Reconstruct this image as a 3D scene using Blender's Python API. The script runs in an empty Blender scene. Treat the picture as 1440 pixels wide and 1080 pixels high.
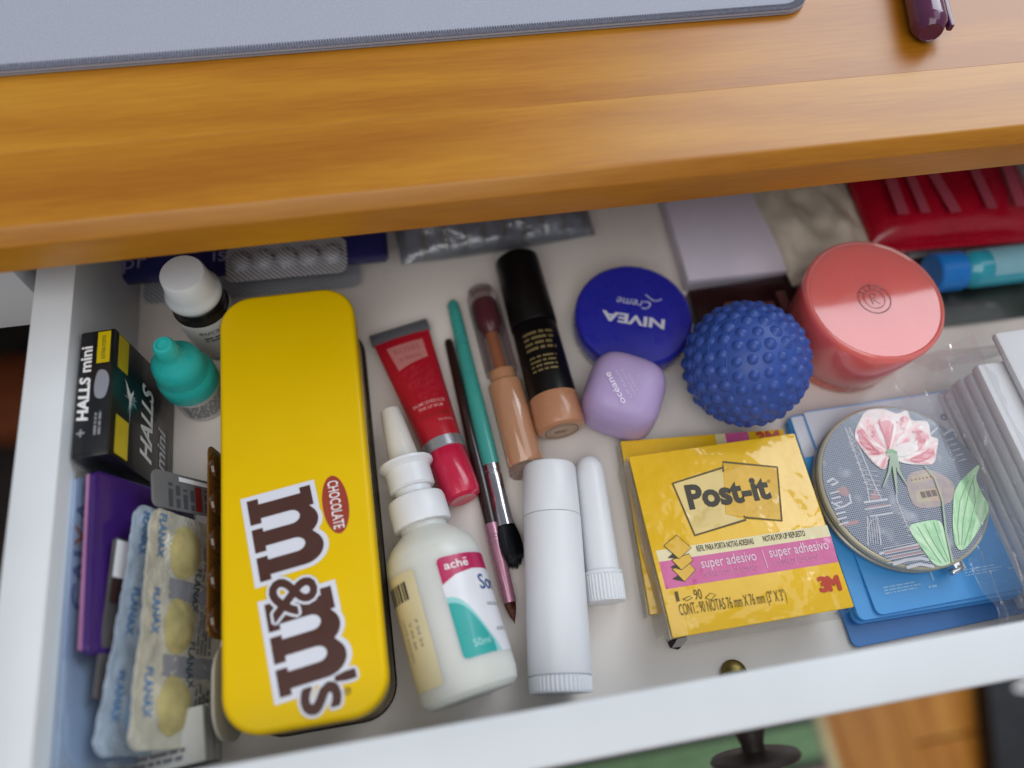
import bpy, bmesh, math, random
from mathutils import Vector, Matrix, noise
random.seed(7)
S = bpy.context.scene
COL = S.collection
# ------------------------------------------------------------------ camera, world, light, exposure
CAM_R = Matrix(((0.9852427, 0.12922458, -0.11224009), (-0.16479222, 0.89339417, -0.41795978), (0.04626397, 0.43028811, 0.90150529)))
HC = 0.330
FPX = 1070.0
cd = bpy.data.cameras.new('camera'); cam = bpy.data.objects.new('camera', cd); COL.objects.link(cam)
cam.matrix_world = Matrix.Translation((0, 0, HC)) @ CAM_R.to_4x4()
cd.sensor_width = 36; cd.lens = FPX / 1440 * 36; cd.clip_start = .01; cd.clip_end = 20
cd.dof.use_dof = True; cd.dof.focus_distance = .319; cd.dof.aperture_fstop = 2.7
S.camera = cam
W = bpy.data.worlds.new('World'); S.world = W; W.use_nodes = True
W.node_tree.nodes['Background'].inputs[0].default_value = (.84, .91, 1.0, 1)
W.node_tree.nodes['Background'].inputs[1].default_value = .27
def lamp(name, loc, target, sx, sy, power, color):
    d = bpy.data.lights.new(name, 'AREA'); d.shape = 'RECTANGLE'; d.size = sx; d.size_y = sy; d.energy = power; d.color = color
    o = bpy.data.objects.new(name, d); COL.objects.link(o); o.location = loc
    o.rotation_euler = (Vector(target) - Vector(loc)).to_track_quat('-Z', 'Y').to_euler()
lamp('window_light', (1.5, 1.4, 1.5), (.05, .1, 0), 1.5, 1.5, 38, (.83, .92, 1.0))
lamp('room_bounce', (-.3, -.9, 1.9), (0, .1, 0), 1.8, 1.8, 27, (.98, .96, .94))  # added fill lamp in front, lifts the far part of the drawer
lamp('ceiling_bounce', (1.05, .22, 1.95), (.9, .2, 0), 1.1, 1.3, 7, (.95, .97, 1.0))  # added overhead lamp, placed so the upper note pad's film glares
S.view_settings.view_transform = 'Standard'; S.view_settings.look = 'None'
S.view_settings.exposure = -.13; S.view_settings.gamma = 1

# ------------------------------------------------------------------ helpers
def P(px, py, z=0.):
    """photo pixel (1440x1080) to the point of height z on its viewing ray"""
    d = CAM_R @ Vector((px - 720, -(py - 540), -FPX)); t = (z - HC) / d.z
    return Vector((d.x * t, d.y * t, z))
def rgb(h):
    c = [int(h[i:i + 2], 16) / 255 for i in (0, 2, 4)]
    return tuple((v / 12.92 if v <= .04045 else ((v + .055) / 1.055) ** 2.4) for v in c) + (1,)
MATS = {}
def mat(name, col=(.8, .8, .8), rough=.5, metal=0, trans=0, sss=0, sssr=(.004, .003, .002), coat=0, coatr=.05, ior=1.45, vary=.06, vscale=60, bump=0, bscale=300, spec=.5, col2=None, stretch=None, sheen=0, rvary=.08, bdist=.001):
    if name in MATS: return MATS[name]
    m = bpy.data.materials.new(name); m.use_nodes = True; MATS[name] = m
    nt = m.node_tree; N = nt.nodes; L = nt.links; b = N['Principled BSDF']
    if isinstance(col, str): col = rgb(col)
    col = tuple(col[:3])
    b.inputs['Metallic'].default_value = metal; b.inputs['Transmission Weight'].default_value = trans
    b.inputs['Subsurface Weight'].default_value = sss; b.inputs['Subsurface Radius'].default_value = sssr; b.inputs['Subsurface Scale'].default_value = 1
    b.inputs['Coat Weight'].default_value = coat; b.inputs['Coat Roughness'].default_value = coatr; b.inputs['IOR'].default_value = ior
    b.inputs['Specular IOR Level'].default_value = spec; b.inputs['Sheen Weight'].default_value = sheen
    tc = N.new('ShaderNodeTexCoord'); mp = N.new('ShaderNodeMapping'); L.new(tc.outputs['Object'], mp.inputs[0])
    if stretch: mp.inputs['Scale'].default_value = stretch
    n = N.new('ShaderNodeTexNoise'); n.inputs['Scale'].default_value = vscale; n.inputs['Detail'].default_value = 5; L.new(mp.outputs[0], n.inputs['Vector'])
    r = N.new('ShaderNodeValToRGB'); L.new(n.outputs['Fac'], r.inputs[0])
    if col2 is None:
        a = [max(0, c * (1 - vary)) for c in col]; z = [min(1, c * (1 + vary)) for c in col]
    else:
        c2 = rgb(col2)[:3] if isinstance(col2, str) else col2
        a, z = c2, col
    r.color_ramp.elements[0].position = .32; r.color_ramp.elements[1].position = .68
    r.color_ramp.elements[0].color = (*a, 1); r.color_ramp.elements[1].color = (*z, 1)
    L.new(r.outputs[0], b.inputs['Base Color'])
    n2 = N.new('ShaderNodeTexNoise'); n2.inputs['Scale'].default_value = vscale * 1.7; n2.inputs['Detail'].default_value = 6; L.new(tc.outputs['Object'], n2.inputs['Vector'])
    mr = N.new('ShaderNodeMapRange'); mr.inputs['From Min'].default_value = .3; mr.inputs['From Max'].default_value = .7
    mr.inputs['To Min'].default_value = max(.02, rough - rvary); mr.inputs['To Max'].default_value = min(1, rough + rvary)
    L.new(n2.outputs['Fac'], mr.inputs[0]); L.new(mr.outputs[0], b.inputs['Roughness'])
    if bump:
        n3 = N.new('ShaderNodeTexNoise'); n3.inputs['Scale'].default_value = bscale; n3.inputs['Detail'].default_value = 3; L.new(mp.outputs[0], n3.inputs['Vector'])
        bp = N.new('ShaderNodeBump'); bp.inputs['Strength'].default_value = bump; bp.inputs['Distance'].default_value = bdist
        L.new(n3.outputs['Fac'], bp.inputs['Height']); L.new(bp.outputs[0], b.inputs['Normal'])
        if coat: L.new(bp.outputs[0], b.inputs['Coat Normal'])
    return m
def film_mat(name, tint=(1, 1, 1), gloss=.16, rough=.08, bump=.6, bscale=90, haze=.06):
    """thin clear plastic film: mostly see-through, some gloss and a little milky scatter"""
    if name in MATS: return MATS[name]
    m = bpy.data.materials.new(name); m.use_nodes = True; MATS[name] = m
    nt = m.node_tree; N = nt.nodes; L = nt.links; N.remove(N['Principled BSDF']); out = N['Material Output']
    t = N.new('ShaderNodeBsdfTransparent'); t.inputs[0].default_value = (*tint, 1)
    g = N.new('ShaderNodeBsdfGlossy'); g.inputs['Roughness'].default_value = rough
    d = N.new('ShaderNodeBsdfDiffuse'); d.inputs[0].default_value = (.85, .87, .9, 1)
    lw = N.new('ShaderNodeLayerWeight'); lw.inputs[0].default_value = .35
    tc = N.new('ShaderNodeTexCoord'); n = N.new('ShaderNodeTexNoise'); n.inputs['Scale'].default_value = bscale; n.inputs['Detail'].default_value = 4
    L.new(tc.outputs['Object'], n.inputs['Vector'])
    b = N.new('ShaderNodeBump'); b.inputs['Strength'].default_value = bump; b.inputs['Distance'].default_value = .002
    L.new(n.outputs['Fac'], b.inputs['Height']); L.new(b.outputs[0], g.inputs['Normal']); L.new(b.outputs[0], lw.inputs['Normal'])
    mx = N.new('ShaderNodeMixShader'); mx.inputs[0].default_value = haze; L.new(t.outputs[0], mx.inputs[1]); L.new(d.outputs[0], mx.inputs[2])
    ma = N.new('ShaderNodeMath'); ma.operation = 'MULTIPLY_ADD'; ma.inputs[1].default_value = .5; ma.inputs[2].default_value = gloss * .5; L.new(lw.outputs['Fresnel'], ma.inputs[0])
    m2 = N.new('ShaderNodeMixShader'); L.new(ma.outputs[0], m2.inputs[0]); L.new(mx.outputs[0], m2.inputs[1]); L.new(g.outputs[0], m2.inputs[2])
    L.new(m2.outputs[0], out.inputs[0])
    return m
def wood_mat(name, c1, c2, c3, axis=0, rough=.4, coat=.45):
    if name in MATS: return MATS[name]
    m = bpy.data.materials.new(name); m.use_nodes = True; MATS[name] = m
    nt = m.node_tree; N = nt.nodes; L = nt.links; b = N['Principled BSDF']
    tc = N.new('ShaderNodeTexCoord'); oi = N.new('ShaderNodeObjectInfo')
    off = N.new('ShaderNodeVectorMath'); off.operation = 'SCALE'; off.inputs['Scale'].default_value = 7
    cmb = N.new('ShaderNodeCombineXYZ')
    for k in range(3): L.new(oi.outputs['Random'], cmb.inputs[k])
    L.new(cmb.outputs[0], off.inputs[0])
    ad = N.new('ShaderNodeVectorMath'); L.new(tc.outputs['Object'], ad.inputs[0]); L.new(off.outputs[0], ad.inputs[1])
    mp = N.new('ShaderNodeMapping'); L.new(ad.outputs[0], mp.inputs[0])
    sc = [9, 9, 9]; sc[axis] = 2.2; mp.inputs['Scale'].default_value = sc
    n = N.new('ShaderNodeTexNoise'); n.inputs['Scale'].default_value = 1.6; n.inputs['Detail'].default_value = 6; n.inputs['Distortion'].default_value = .8; L.new(mp.outputs[0], n.inputs['Vector'])
    w = N.new('ShaderNodeTexWave'); w.bands_direction = 'Y' if axis == 0 else 'X'; w.inputs['Scale'].default_value = 1.1; w.inputs['Distortion'].default_value = 7; w.inputs['Detail'].default_value = 3; w.inputs['Detail Scale'].default_value = 1.2
    L.new(mp.outputs[0], w.inputs['Vector'])
    mp2 = N.new('ShaderNodeMapping'); s2 = [760, 760, 760]; s2[axis] = 55; mp2.inputs['Scale'].default_value = s2; L.new(ad.outputs[0], mp2.inputs[0])
    f = N.new('ShaderNodeTexNoise'); f.inputs['Scale'].default_value = 1; f.inputs['Detail'].default_value = 4; L.new(mp2.outputs[0], f.inputs['Vector'])
    r = N.new('ShaderNodeValToRGB'); e = r.color_ramp.elements; e[0].position = .3; e[1].position = .72
    e[0].color = rgb(c1); e[1].color = rgb(c2); x = e.new(.5); x.color = rgb(c3)
    a1 = N.new('ShaderNodeMath'); a1.operation = 'MULTIPLY_ADD'; a1.inputs[1].default_value = .16; L.new(w.outputs['Fac'], a1.inputs[0])
    a0 = N.new('ShaderNodeMath'); a0.operation = 'MULTIPLY'; a0.inputs[1].default_value = .80; L.new(n.outputs['Fac'], a0.inputs[0]); L.new(a0.outputs[0], a1.inputs[2])
    a2 = N.new('ShaderNodeMath'); a2.operation = 'MULTIPLY_ADD'; a2.inputs[1].default_value = .30; L.new(f.outputs['Fac'], a2.inputs[0]); L.new(a1.outputs[0], a2.inputs[2])
    a3 = N.new('ShaderNodeMath'); a3.operation = 'MULTIPLY_ADD'; a3.inputs[1].default_value = .07; L.new(oi.outputs['Random'], a3.inputs[0]); L.new(a2.outputs[0], a3.inputs[2])
    a4 = N.new('ShaderNodeMath'); a4.operation = 'SUBTRACT'; a4.inputs[1].default_value = .18; L.new(a3.outputs[0], a4.inputs[0]); L.new(a4.outputs[0], r.inputs[0])
    L.new(r.outputs[0], b.inputs['Base Color']); b.inputs['Roughness'].default_value = rough; b.inputs['Specular IOR Level'].default_value = .3; b.inputs['Coat Weight'].default_value = coat; b.inputs['Coat Roughness'].default_value = .3
    bp = N.new('ShaderNodeBump'); bp.inputs['Strength'].default_value = .12; bp.inputs['Distance'].default_value = .0005; L.new(f.outputs['Fac'], bp.inputs['Height']); L.new(bp.outputs[0], b.inputs['Normal'])
    return m

def link(name, me, m, parent=None, M=None, smooth=35):
    if smooth and len(me.polygons):
        me.polygons.foreach_set('use_smooth', [True] * len(me.polygons)); me.set_sharp_from_angle(angle=math.radians(smooth))
    o = bpy.data.objects.new(name, me); COL.objects.link(o)
    if m: me.materials.append(m) if not me.materials else None
    if parent: o.parent = parent
    if M is not None: o.matrix_local = M
    return o
def tag(o, label, cat, group=None, kind=None):
    if label: o['label'] = label
    if cat: o['category'] = cat
    if group: o['group'] = group
    if kind: o['kind'] = kind
    return o
def thing(name, label, cat, M=None, group=None):
    o = bpy.data.objects.new(name, None); COL.objects.link(o); o.empty_display_size = .01
    if M is not None: o.matrix_world = M
    return tag(o, label, cat, group)
def T(x, y, z, rz=0): return Matrix.Translation((x, y, z)) @ Matrix.Rotation(rz, 4, 'Z')
def frame(p0, p1, up=(0, 0, 1)):
    p0 = Vector(p0); z = (Vector(p1) - p0).normalized(); y = Vector(up); y = (y - y.dot(z) * z).normalized(); x = y.cross(z)
    M = Matrix((x, y, z)).transposed().to_4x4(); M.translation = p0; return M
def axes(o, ex, ey):
    ex = Vector(ex).normalized(); ey = Vector(ey); ey = (ey - ey.dot(ex) * ex).normalized(); ez = ex.cross(ey)
    M = Matrix((ex, ey, ez)).transposed().to_4x4(); M.translation = Vector(o); return M
def mesh(v, f, name='m'):
    me = bpy.data.meshes.new(name); me.from_pydata([tuple(a) for a in v], [], f); me.validate(); me.update(); return me
def bm_mesh(bm):
    bmesh.ops.recalc_face_normals(bm, faces=bm.faces[:]); me = bpy.data.meshes.new('m'); bm.to_mesh(me); bm.free(); return me
def lathe(prof, seg=48, sx=1, sy=1):
    """profile [(r, z)] turned round local z"""
    v = []; f = []; rings = []
    for r, z in prof:
        if r < 1e-6: rings.append([len(v)]); v.append((0, 0, z))
        else:
            rings.append(list(range(len(v), len(v) + seg)))
            for k in range(seg):
                a = 2 * math.pi * k / seg; v.append((r * sx * math.cos(a), r * sy * math.sin(a), z))
    for A, B in zip(rings, rings[1:]):
        for k in range(seg):
            k2 = (k + 1) % seg
            if len(A) == 1 and len(B) == 1: continue
            if len(A) == 1: f.append((A[0], B[k2], B[k]))
            elif len(B) == 1: f.append((A[k], A[k2], B[0]))
            else: f.append((A[k], A[k2], B[k2], B[k]))
    bm = bmesh.new(); bm.from_mesh(mesh(v, f)); return bm_mesh(bm)
def box(x0, y0, z0, x1, y1, z1, bev=.0006, seg=2):
    bm = bmesh.new(); bmesh.ops.create_cube(bm, size=1)
    for v in bm.verts: v.co = Vector(((x0 + x1) / 2 + v.co.x * (x1 - x0), (y0 + y1) / 2 + v.co.y * (y1 - y0), (z0 + z1) / 2 + v.co.z * (z1 - z0)))
    if bev: bmesh.ops.bevel(bm, geom=bm.edges[:], offset=bev, segments=seg, profile=.5, affect='EDGES')
    return bm_mesh(bm)
def rr(w, h, r, n=8, cx=0, cy=0):
    pts = []
    for sx, sy, a0 in ((1, 1, 0), (-1, 1, 90), (-1, -1, 180), (1, -1, 270)):
        for k in range(n + 1):
            a = math.radians(a0 + 90 * k / n); pts.append((cx + sx * (w / 2 - r) + r * math.cos(a), cy + sy * (h / 2 - r) + r * math.sin(a)))
    return pts
def prism(pts, z0, z1, bev=0, seg=3, wave=None):
    """outline extruded in z, rounded edges"""
    bm = bmesh.new(); n = len(pts)
    rings = []
    lv = [(z0, 0), (z1, 0)]
    if bev:
        lv = []
        for k in range(seg + 1): a = math.pi / 2 * k / seg; lv.append((z0 + bev * (1 - math.sin(a)), bev * (1 - math.cos(a))))
        lv = [(z0 + bev - bev * math.sin(a), bev - bev * math.cos(a)) for a in [math.pi / 2 * (1 - k / seg) for k in range(seg + 1)]]
        lv += [(z1 - bev + bev * math.sin(a), bev - bev * math.cos(a)) for a in [math.pi / 2 * k / seg for k in range(seg + 1)]]
    for z, ins in lv:
        ring = []
        for i, p in enumerate(pts):
            a = Vector(pts[i - 1]); b = Vector(p); c = Vector(pts[(i + 1) % n])
            d1 = (b - a); d2 = (c - b); d1 = d1.normalized() if d1.length > 1e-9 else d2.normalized(); d2 = d2.normalized() if d2.length > 1e-9 else d1
            nn = Vector((-(d1 + d2).y, (d1 + d2).x)); nn = nn.normalized() if nn.length > 1e-9 else Vector((-d1.y, d1.x))
            q = b + nn * ins; ring.append(bm.verts.new((q.x, q.y, z)))
        rings.append(ring)
    for A, B in zip(rings, rings[1:]):
        for i in range(n): bm.faces.new((A[i], A[(i + 1) % n], B[(i + 1) % n], B[i]))
    bm.faces.new(rings[-1]); bm.faces.new(list(reversed(rings[0])))
    return bm_mesh(bm)
def tube(pts, r, seg=8, closed=False):
    v = []; f = []; n = len(pts); pts = [Vector(p) for p in pts]
    rad = r if isinstance(r, (list, tuple)) else [r] * n
    for i, p in enumerate(pts):
        a = pts[i - 1] if (i or closed) else p; b = pts[(i + 1) % n] if (i < n - 1 or closed) else p
        t = (b - a).normalized(); u = Vector((0, 0, 1)) if abs(t.z) < .9 else Vector((1, 0, 0)); x = t.cross(u).normalized(); y = x.cross(t)
        for k in range(seg): w = 2 * math.pi * k / seg; v.append(p + rad[i] * (x * math.cos(w) + y * math.sin(w)))
    for i in range(n if closed else n - 1):
        for k in range(seg): f.append((i * seg + k, i * seg + (k + 1) % seg, ((i + 1) % n) * seg + (k + 1) % seg, ((i + 1) % n) * seg + k))
    if not closed: f += [tuple(range(seg))[::-1], tuple(range((n - 1) * seg, n * seg))]
    bm = bmesh.new(); bm.from_mesh(mesh(v, f)); return bm_mesh(bm)
def sheet(nx, ny, fn):
    v = [fn(i / nx, j / ny) for j in range(ny + 1) for i in range(nx + 1)]
    return mesh(v, [(j * (nx + 1) + i, j * (nx + 1) + i + 1, (j + 1) * (nx + 1) + i + 1, (j + 1) * (nx + 1) + i) for j in range(ny) for i in range(nx)])

# flat print: 2-D pieces, laid on a surface by a map (u, v) -> point
def text2d(s, h=1., bold=0., shear=0., width=None, align='C', space=1.):
    """lettering outline; h is the capital height, width fits the line to a length"""
    cu = bpy.data.curves.new('t', 'FONT'); cu.body = s; cu.size = 1; cu.offset = bold; cu.shear = shear; cu.resolution_u = 3; cu.space_character = space
    o = bpy.data.objects.new('t', cu); COL.objects.link(o); dg = bpy.context.evaluated_depsgraph_get()
    me = bpy.data.meshes.new_from_object(o.evaluated_get(dg)); bpy.data.objects.remove(o); bpy.data.curves.remove(cu)
    v = [(a.co.x, a.co.y) for a in me.vertices]; f = [tuple(p.vertices) for p in me.polygons]; bpy.data.meshes.remove(me)
    if not v: return [], []
    x0 = min(a[0] for a in v); x1 = max(a[0] for a in v); k = h / .69; kx = (width / (x1 - x0)) if width else k
    ox = {'C': (x0 + x1) / 2, 'L': x0, 'R': x1}[align]
    return [((a[0] - ox) * kx, a[1] * k) for a in v], f
def fat(t, rad, n=12):
    return [move(t, rad * math.cos(2 * math.pi * k / n), rad * math.sin(2 * math.pi * k / n)) for k in range(n)] + [t]
def poly2d(pts): return list(pts), [tuple(range(len(pts)))]
def rect2d(x0, y0, x1, y1): return [(x0, y0), (x1, y0), (x1, y1), (x0, y1)], [(0, 1, 2, 3)]
def circ2d(cx, cy, rx, ry=None, n=40): ry = ry or rx; return poly2d([(cx + rx * math.cos(2 * math.pi * k / n), cy + ry * math.sin(2 * math.pi * k / n)) for k in range(n)])
def ring2d(cx, cy, r0, r1, n=48, a0=0, a1=360):
    v = []; f = []
    for k in range(n + 1):
        a = math.radians(a0 + (a1 - a0) * k / n); v += [(cx + r0 * math.cos(a), cy + r0 * math.sin(a)), (cx + r1 * math.cos(a), cy + r1 * math.sin(a))]
    for k in range(n): f.append((2 * k, 2 * k + 1, 2 * k + 3, 2 * k + 2))
    return v, f
def stroke2d(pts, w):
    v = []; f = []
    for i, p in enumerate(pts):
        a = Vector(pts[max(0, i - 1)]); b = Vector(pts[min(len(pts) - 1, i + 1)]); d = (b - a).normalized(); n = Vector((-d.y, d.x)) * (w[i] if isinstance(w, (list, tuple)) else w) / 2
        v += [tuple(Vector(p) + n), tuple(Vector(p) - n)]
        if i: f.append((2 * i - 2, 2 * i - 1, 2 * i + 1, 2 * i))
    return v, f
def move(p, dx=0, dy=0, rot=0, k=1):
    c, s = math.cos(rot) * k, math.sin(rot) * k; return [(x * c - y * s + dx, x * s + y * c + dy) for x, y in p[0]], p[1]
def greek(x0, y0, x1, y1, rows, seed=1, gap=.45):
    """rows of small dashes standing for print too small to read"""
    rd = random.Random(seed); out = []; h = (y1 - y0) / rows
    for r in range(rows):
        y = y1 - (r + 1) * h; x = x0
        xe = x1 - rd.random() * (x1 - x0) * .25
        while x < xe:
            w = h * rd.uniform(.6, 2.6); out.append(rect2d(x, y, min(x + w, xe), y + h * (1 - gap))); x += w + h * .35
    return out
def decal(name, parent, pieces, fn, m, sub=0, label=None):
    v = []; f = []
    for i_p, (pv, pf) in enumerate(pieces):
        b = len(v); v += [(p[0], p[1], i_p * 2.5e-6 if not sub and len(pieces) < 60 else 0) for p in pv]; f += [tuple(i + b for i in q) for q in pf]
    bm = bmesh.new(); bm.from_mesh(mesh(v, f)); bmesh.ops.triangulate(bm, faces=[q for q in bm.faces if len(q.verts) > 4])
    if sub:
        for _ in range(6):
            e = [a for a in bm.edges if a.calc_length() > sub]
            if not e: break
            bmesh.ops.subdivide_edges(bm, edges=e, cuts=1); bmesh.ops.triangulate(bm, faces=[q for q in bm.faces if len(q.verts) > 4])
    for a in bm.verts: a.co = Vector(fn(a.co.x, a.co.y)) + Vector((0, 0, a.co.z if not sub else 0))
    me = bpy.data.meshes.new('m'); bm.to_mesh(me); bm.free()
    o = link(name, me, m, parent, smooth=60 if sub else 0)
    if label: o['label'] = label
    return o
def cylmap(r, zc, a0=0, h=.00015):
    return lambda u, v: ((r + h) * math.sin(a0 + u / r), (r + h) * math.cos(a0 + u / r), zc - v)
def flat(z=0, ox=0, oy=0, rot=0):
    c, s = math.cos(rot), math.sin(rot); return lambda u, v: (ox + u * c - v * s, oy + u * s + v * c, z)
class Crop:
    """photo crop (origin, scale) -> local coordinates of a thing whose printed face lies at height z"""
    def __init__(s, ox, oy, k, z, o): s.a = (ox, oy, k, z); s.inv = o.matrix_world.inverted()
    def __call__(s, x, y): ox, oy, k, z = s.a; p = s.inv @ P(ox + x / k, oy + y / k, z); return (p.x, p.y)
    def pts(s, L): return [s(*p) for p in L]
    def text(s, a, b, st, h=None, **kw):
        A = Vector(s(*a)); B = Vector(s(*b)); w = (B - A).length; t = text2d(st, h or 1, width=w, align='L', **kw)
        return move(t, A.x, A.y, math.atan2((B - A).y, (B - A).x))

white_paint = mat('white_melamine', 'D6D9DC', .38, vary=.03, vscale=25, bump=.03, bscale=700)
floor_paint = mat('drawer_base', 'E2DAD3', .36, vary=.05, vscale=14, rvary=.16, bump=.02, bscale=500, coat=.15, coatr=.25)
white_pl = mat('white_plastic', 'DFE0E4', .34, sss=.2, vary=.004, rvary=.03)
black_ink = mat('black_ink', '1B1A1A', .5, vary=.1)
white_ink = mat('white_ink', 'E6E4E4', .5, vary=.03)
grey_ink = mat('grey_ink', '6A6A70', .5)
foil = mat('foil', 'C4C6CE', .36, metal=.35, bump=.35, bscale=2600, vary=.1, vscale=300, stretch=(1, 4, 1))
def hatch():
    m = foil.copy(); m.name = 'foil_hatch'; N = m.node_tree.nodes; L = m.node_tree.links; b = N['Principled BSDF']
    tc = N.new('ShaderNodeTexCoord'); w = N.new('ShaderNodeTexWave'); w.bands_direction = 'DIAGONAL'; w.inputs['Scale'].default_value = 260; L.new(tc.outputs['Object'], w.inputs['Vector'])
    r = N.new('ShaderNodeValToRGB'); r.color_ramp.elements[0].color = rgb('7E8088'); r.color_ramp.elements[1].color = rgb('E2E3EA'); r.color_ramp.elements[0].position = .25; r.color_ramp.elements[1].position = .75
    L.new(w.outputs['Fac'], r.inputs[0]); L.new(r.outputs[0], b.inputs['Base Color']); return m
foilh = hatch()
chrome = mat('chrome', 'C9C9CC', .16, metal=1, vary=.04)
# ------------------------------------------------------------------ setting: room floor, rug
ZF = -.62
floor = tag(link('floor', mesh([(-3, -2.5, ZF - .02), (3, -2.5, ZF - .02), (3, 3, ZF - .02), (-3, 3, ZF - .02)], [(0, 1, 2, 3)]), mat('subfloor', '5A3A1C', .8)), None, None, kind='structure')
fw = wood_mat('parquet', 'A9661F', 'CE9244', 'BC7C30', axis=1, rough=.3, coat=.4)
pl = [box(-.044, -.2, 0, .044, .2, .0195, .0012, 1) for _ in range(1)][0]; pl.materials.append(fw)
for i in range(-9, 12):
    for j in range(-2, 3):
        o = bpy.data.objects.new('plank', pl); COL.objects.link(o); o.parent = floor; o.location = (i * .0885 + .02, j * .402 + (i * .17) % .4 - .1, ZF - .02)
pl.polygons.foreach_set('use_smooth', [False] * len(pl.polygons))
rug = thing('rug', 'pink beige woven rug with green stripe on the parquet below the drawer', 'rug', T(0, 0, ZF))
A = P(1150, 1000, ZF); rx = A.x
link('pile', box(rx - 1.1, -.42, .0005, rx, .18, .007, .002), mat('rug_beige', '9C8478', .95, vary=.3, vscale=160, bump=.8, bscale=900, sheen=.3), rug)
gy1 = P(1146, 1008, ZF).y; gy0 = P(1135, 1075, ZF).y
link('green_stripe', box(rx - 1.09, gy0, .006, rx - .012, gy1, .0085, .001), mat('rug_green', '7A9A72', .95, vary=.22, vscale=120, bump=.8, bscale=900), rug)
for y in (gy0, gy1): link('dark_line', box(rx - 1.09, y - .005, .006, rx - .012, y + .005, .0092, .001), mat('rug_dark', '39403A', .95, vary=.3), rug)
link('binding', box(rx - .009, -.42, .004, rx + .002, .18, .009, .001), mat('rug_binding', 'C5B98E', .9, vary=.2), rug)
a = P(1384, 955, ZF + .035); b = P(1397, 1080, ZF + .035)
bag = thing('storage_box', 'flat black box with white letter lying on the parquet beside the rug', 'box', axes((a.x - .024, b.y, ZF), (a.x - b.x + 1e-4, a.y - b.y, 0), (-1, 0, 0)))
bm_ = mat('black_card', '17181F', .6, vary=.2, vscale=40, bump=.1)
link('carton', box(-.2, -.3, 0, .25, -.002, .022, .003), bm_, bag); link('lid', box(-.204, -.304, .018, .254, .002, .035, .003), bm_, bag)
c_ = bag.matrix_world.inverted() @ P(1440, 958, ZF + .035)
decal('lettering', bag, [text2d('N', .024, bold=.03)], flat(.0355, c_.x, c_.y - .012), white_ink)
# ------------------------------------------------------------------ desk
DZ0, DZ1, DY = .088, .108, .1825
desk = thing('desk', 'honey coloured pine desk with white rail above the open drawer', 'desk', T(0, DY, DZ0))
dw = wood_mat('honey_pine', 'A0600A', 'C48820', 'B27416', axis=0)
def board(y0, y1, front=False, x0=-.62, x1=.62):
    bm = bmesh.new(); t = DZ1 - DZ0
    if front:
        pf = [(0, .0012), (0, t - .0056), (.0001, t - .0052), (.0004, t - .0048), (.0042, t - .0008), (.0046, t - .0004), (.0052, t - .0001), (.0060, t)] + [(y1 - .00006, t), (y1, t - .00006), (y1, 0), (.0012, 0)]
    else: pf = [(y0, 0), (y0, t - .00006), (y0 + .00006, t), (y1 - .00006, t), (y1, t - .00006), (y1, 0)]
    xs = [x0, x0 + .00005, x1 - .00005, x1]
    rings = [[bm.verts.new((x, p[0], p[1])) for p in pf] for x in xs]
    for A_, B_ in zip(rings, rings[1:]):
        for i in range(len(pf)): bm.faces.new((A_[i], A_[(i + 1) % len(pf)], B_[(i + 1) % len(pf)], B_[i]))
    bm.faces.new(rings[0]); bm.faces.new(rings[-1][::-1]); return bm_mesh(bm)
jl = [P(360, 184, DZ1).y - DY]
link('board', board(0, jl[0], True), dw, desk)
for y0, y1, xa in ((jl[0], jl[0] + .068, .08), (jl[0] + .068, jl[0] + .14, -.2), (jl[0] + .14, jl[0] + .21, .2), (jl[0] + .21, jl[0] + .31, 0)):
    link('board', board(y0 + .00003, y1, x0=-.62, x1=xa + .3), dw, desk)
    link('board', board(y0 + .00003, y1, x0=xa + .30003, x1=.62), dw, desk)
HT = .064; XL, XR = -.1335, .345; YF, YB = .0078, .40
link('front_rail', box(-.62, .013, .033 - DZ0, -.153, .029, -.0005, .001), white_paint, desk)
link('side_panel', box(-.62, .03, ZF - DZ0, -.6, .40, -.0005, .001), white_paint, desk); link('side_panel', box(.6, .03, ZF - DZ0, .62, .40, -.0005, .001), white_paint, desk)  # unseen sides, added to keep light out from under the desk
link('back_panel', box(-.6, .385, ZF - DZ0, .6, .40, -.0005, .001), mat('dark_panel', '3B302B', .6), desk)  # dark back, added to deepen the shade under the desk
link('divider', box(XR + .016, .03, -.3, XR + .03, .385, -.0005, .001), white_paint, desk)
# desk mat
mx1 = P(1143, 6, DZ1 + .003).x; my0 = P(0, 100, DZ1 + .003).y
dm = thing('desk_mat', 'grey felt desk mat with stitched edge lying on the pine desk', 'desk mat', T(mx1, my0, DZ1))
ml = .55; md = .21
link('felt', prism(rr(ml, md, .012, 8, -ml / 2, md / 2), .0002, .0028, .0005), mat('felt_grey', 'A4A7B4', .95, vary=.07, vscale=1100, bump=.3, bscale=2500, sheen=.2), dm)
ed = rr(ml - .003, md - .003, .011, 10, -ml / 2, md / 2)
link('hem', tube([(x, y, .0016) for x, y in ed], .0016, 8, True), mat('hem_dark', '6A6B7A', .9, vary=.2, vscale=500), dm)
st = []
def along(pts, step):
    out = []; pts = pts + [pts[0]]; acc = 0
    for a_, b_ in zip(pts, pts[1:]):
        a_ = Vector(a_); b_ = Vector(b_); l = (b_ - a_).length
        while acc < l: out.append((a_ + (b_ - a_) * acc / l, (b_ - a_).normalized())); acc += step
        acc -= l
    return out
bm = bmesh.new()
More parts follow.
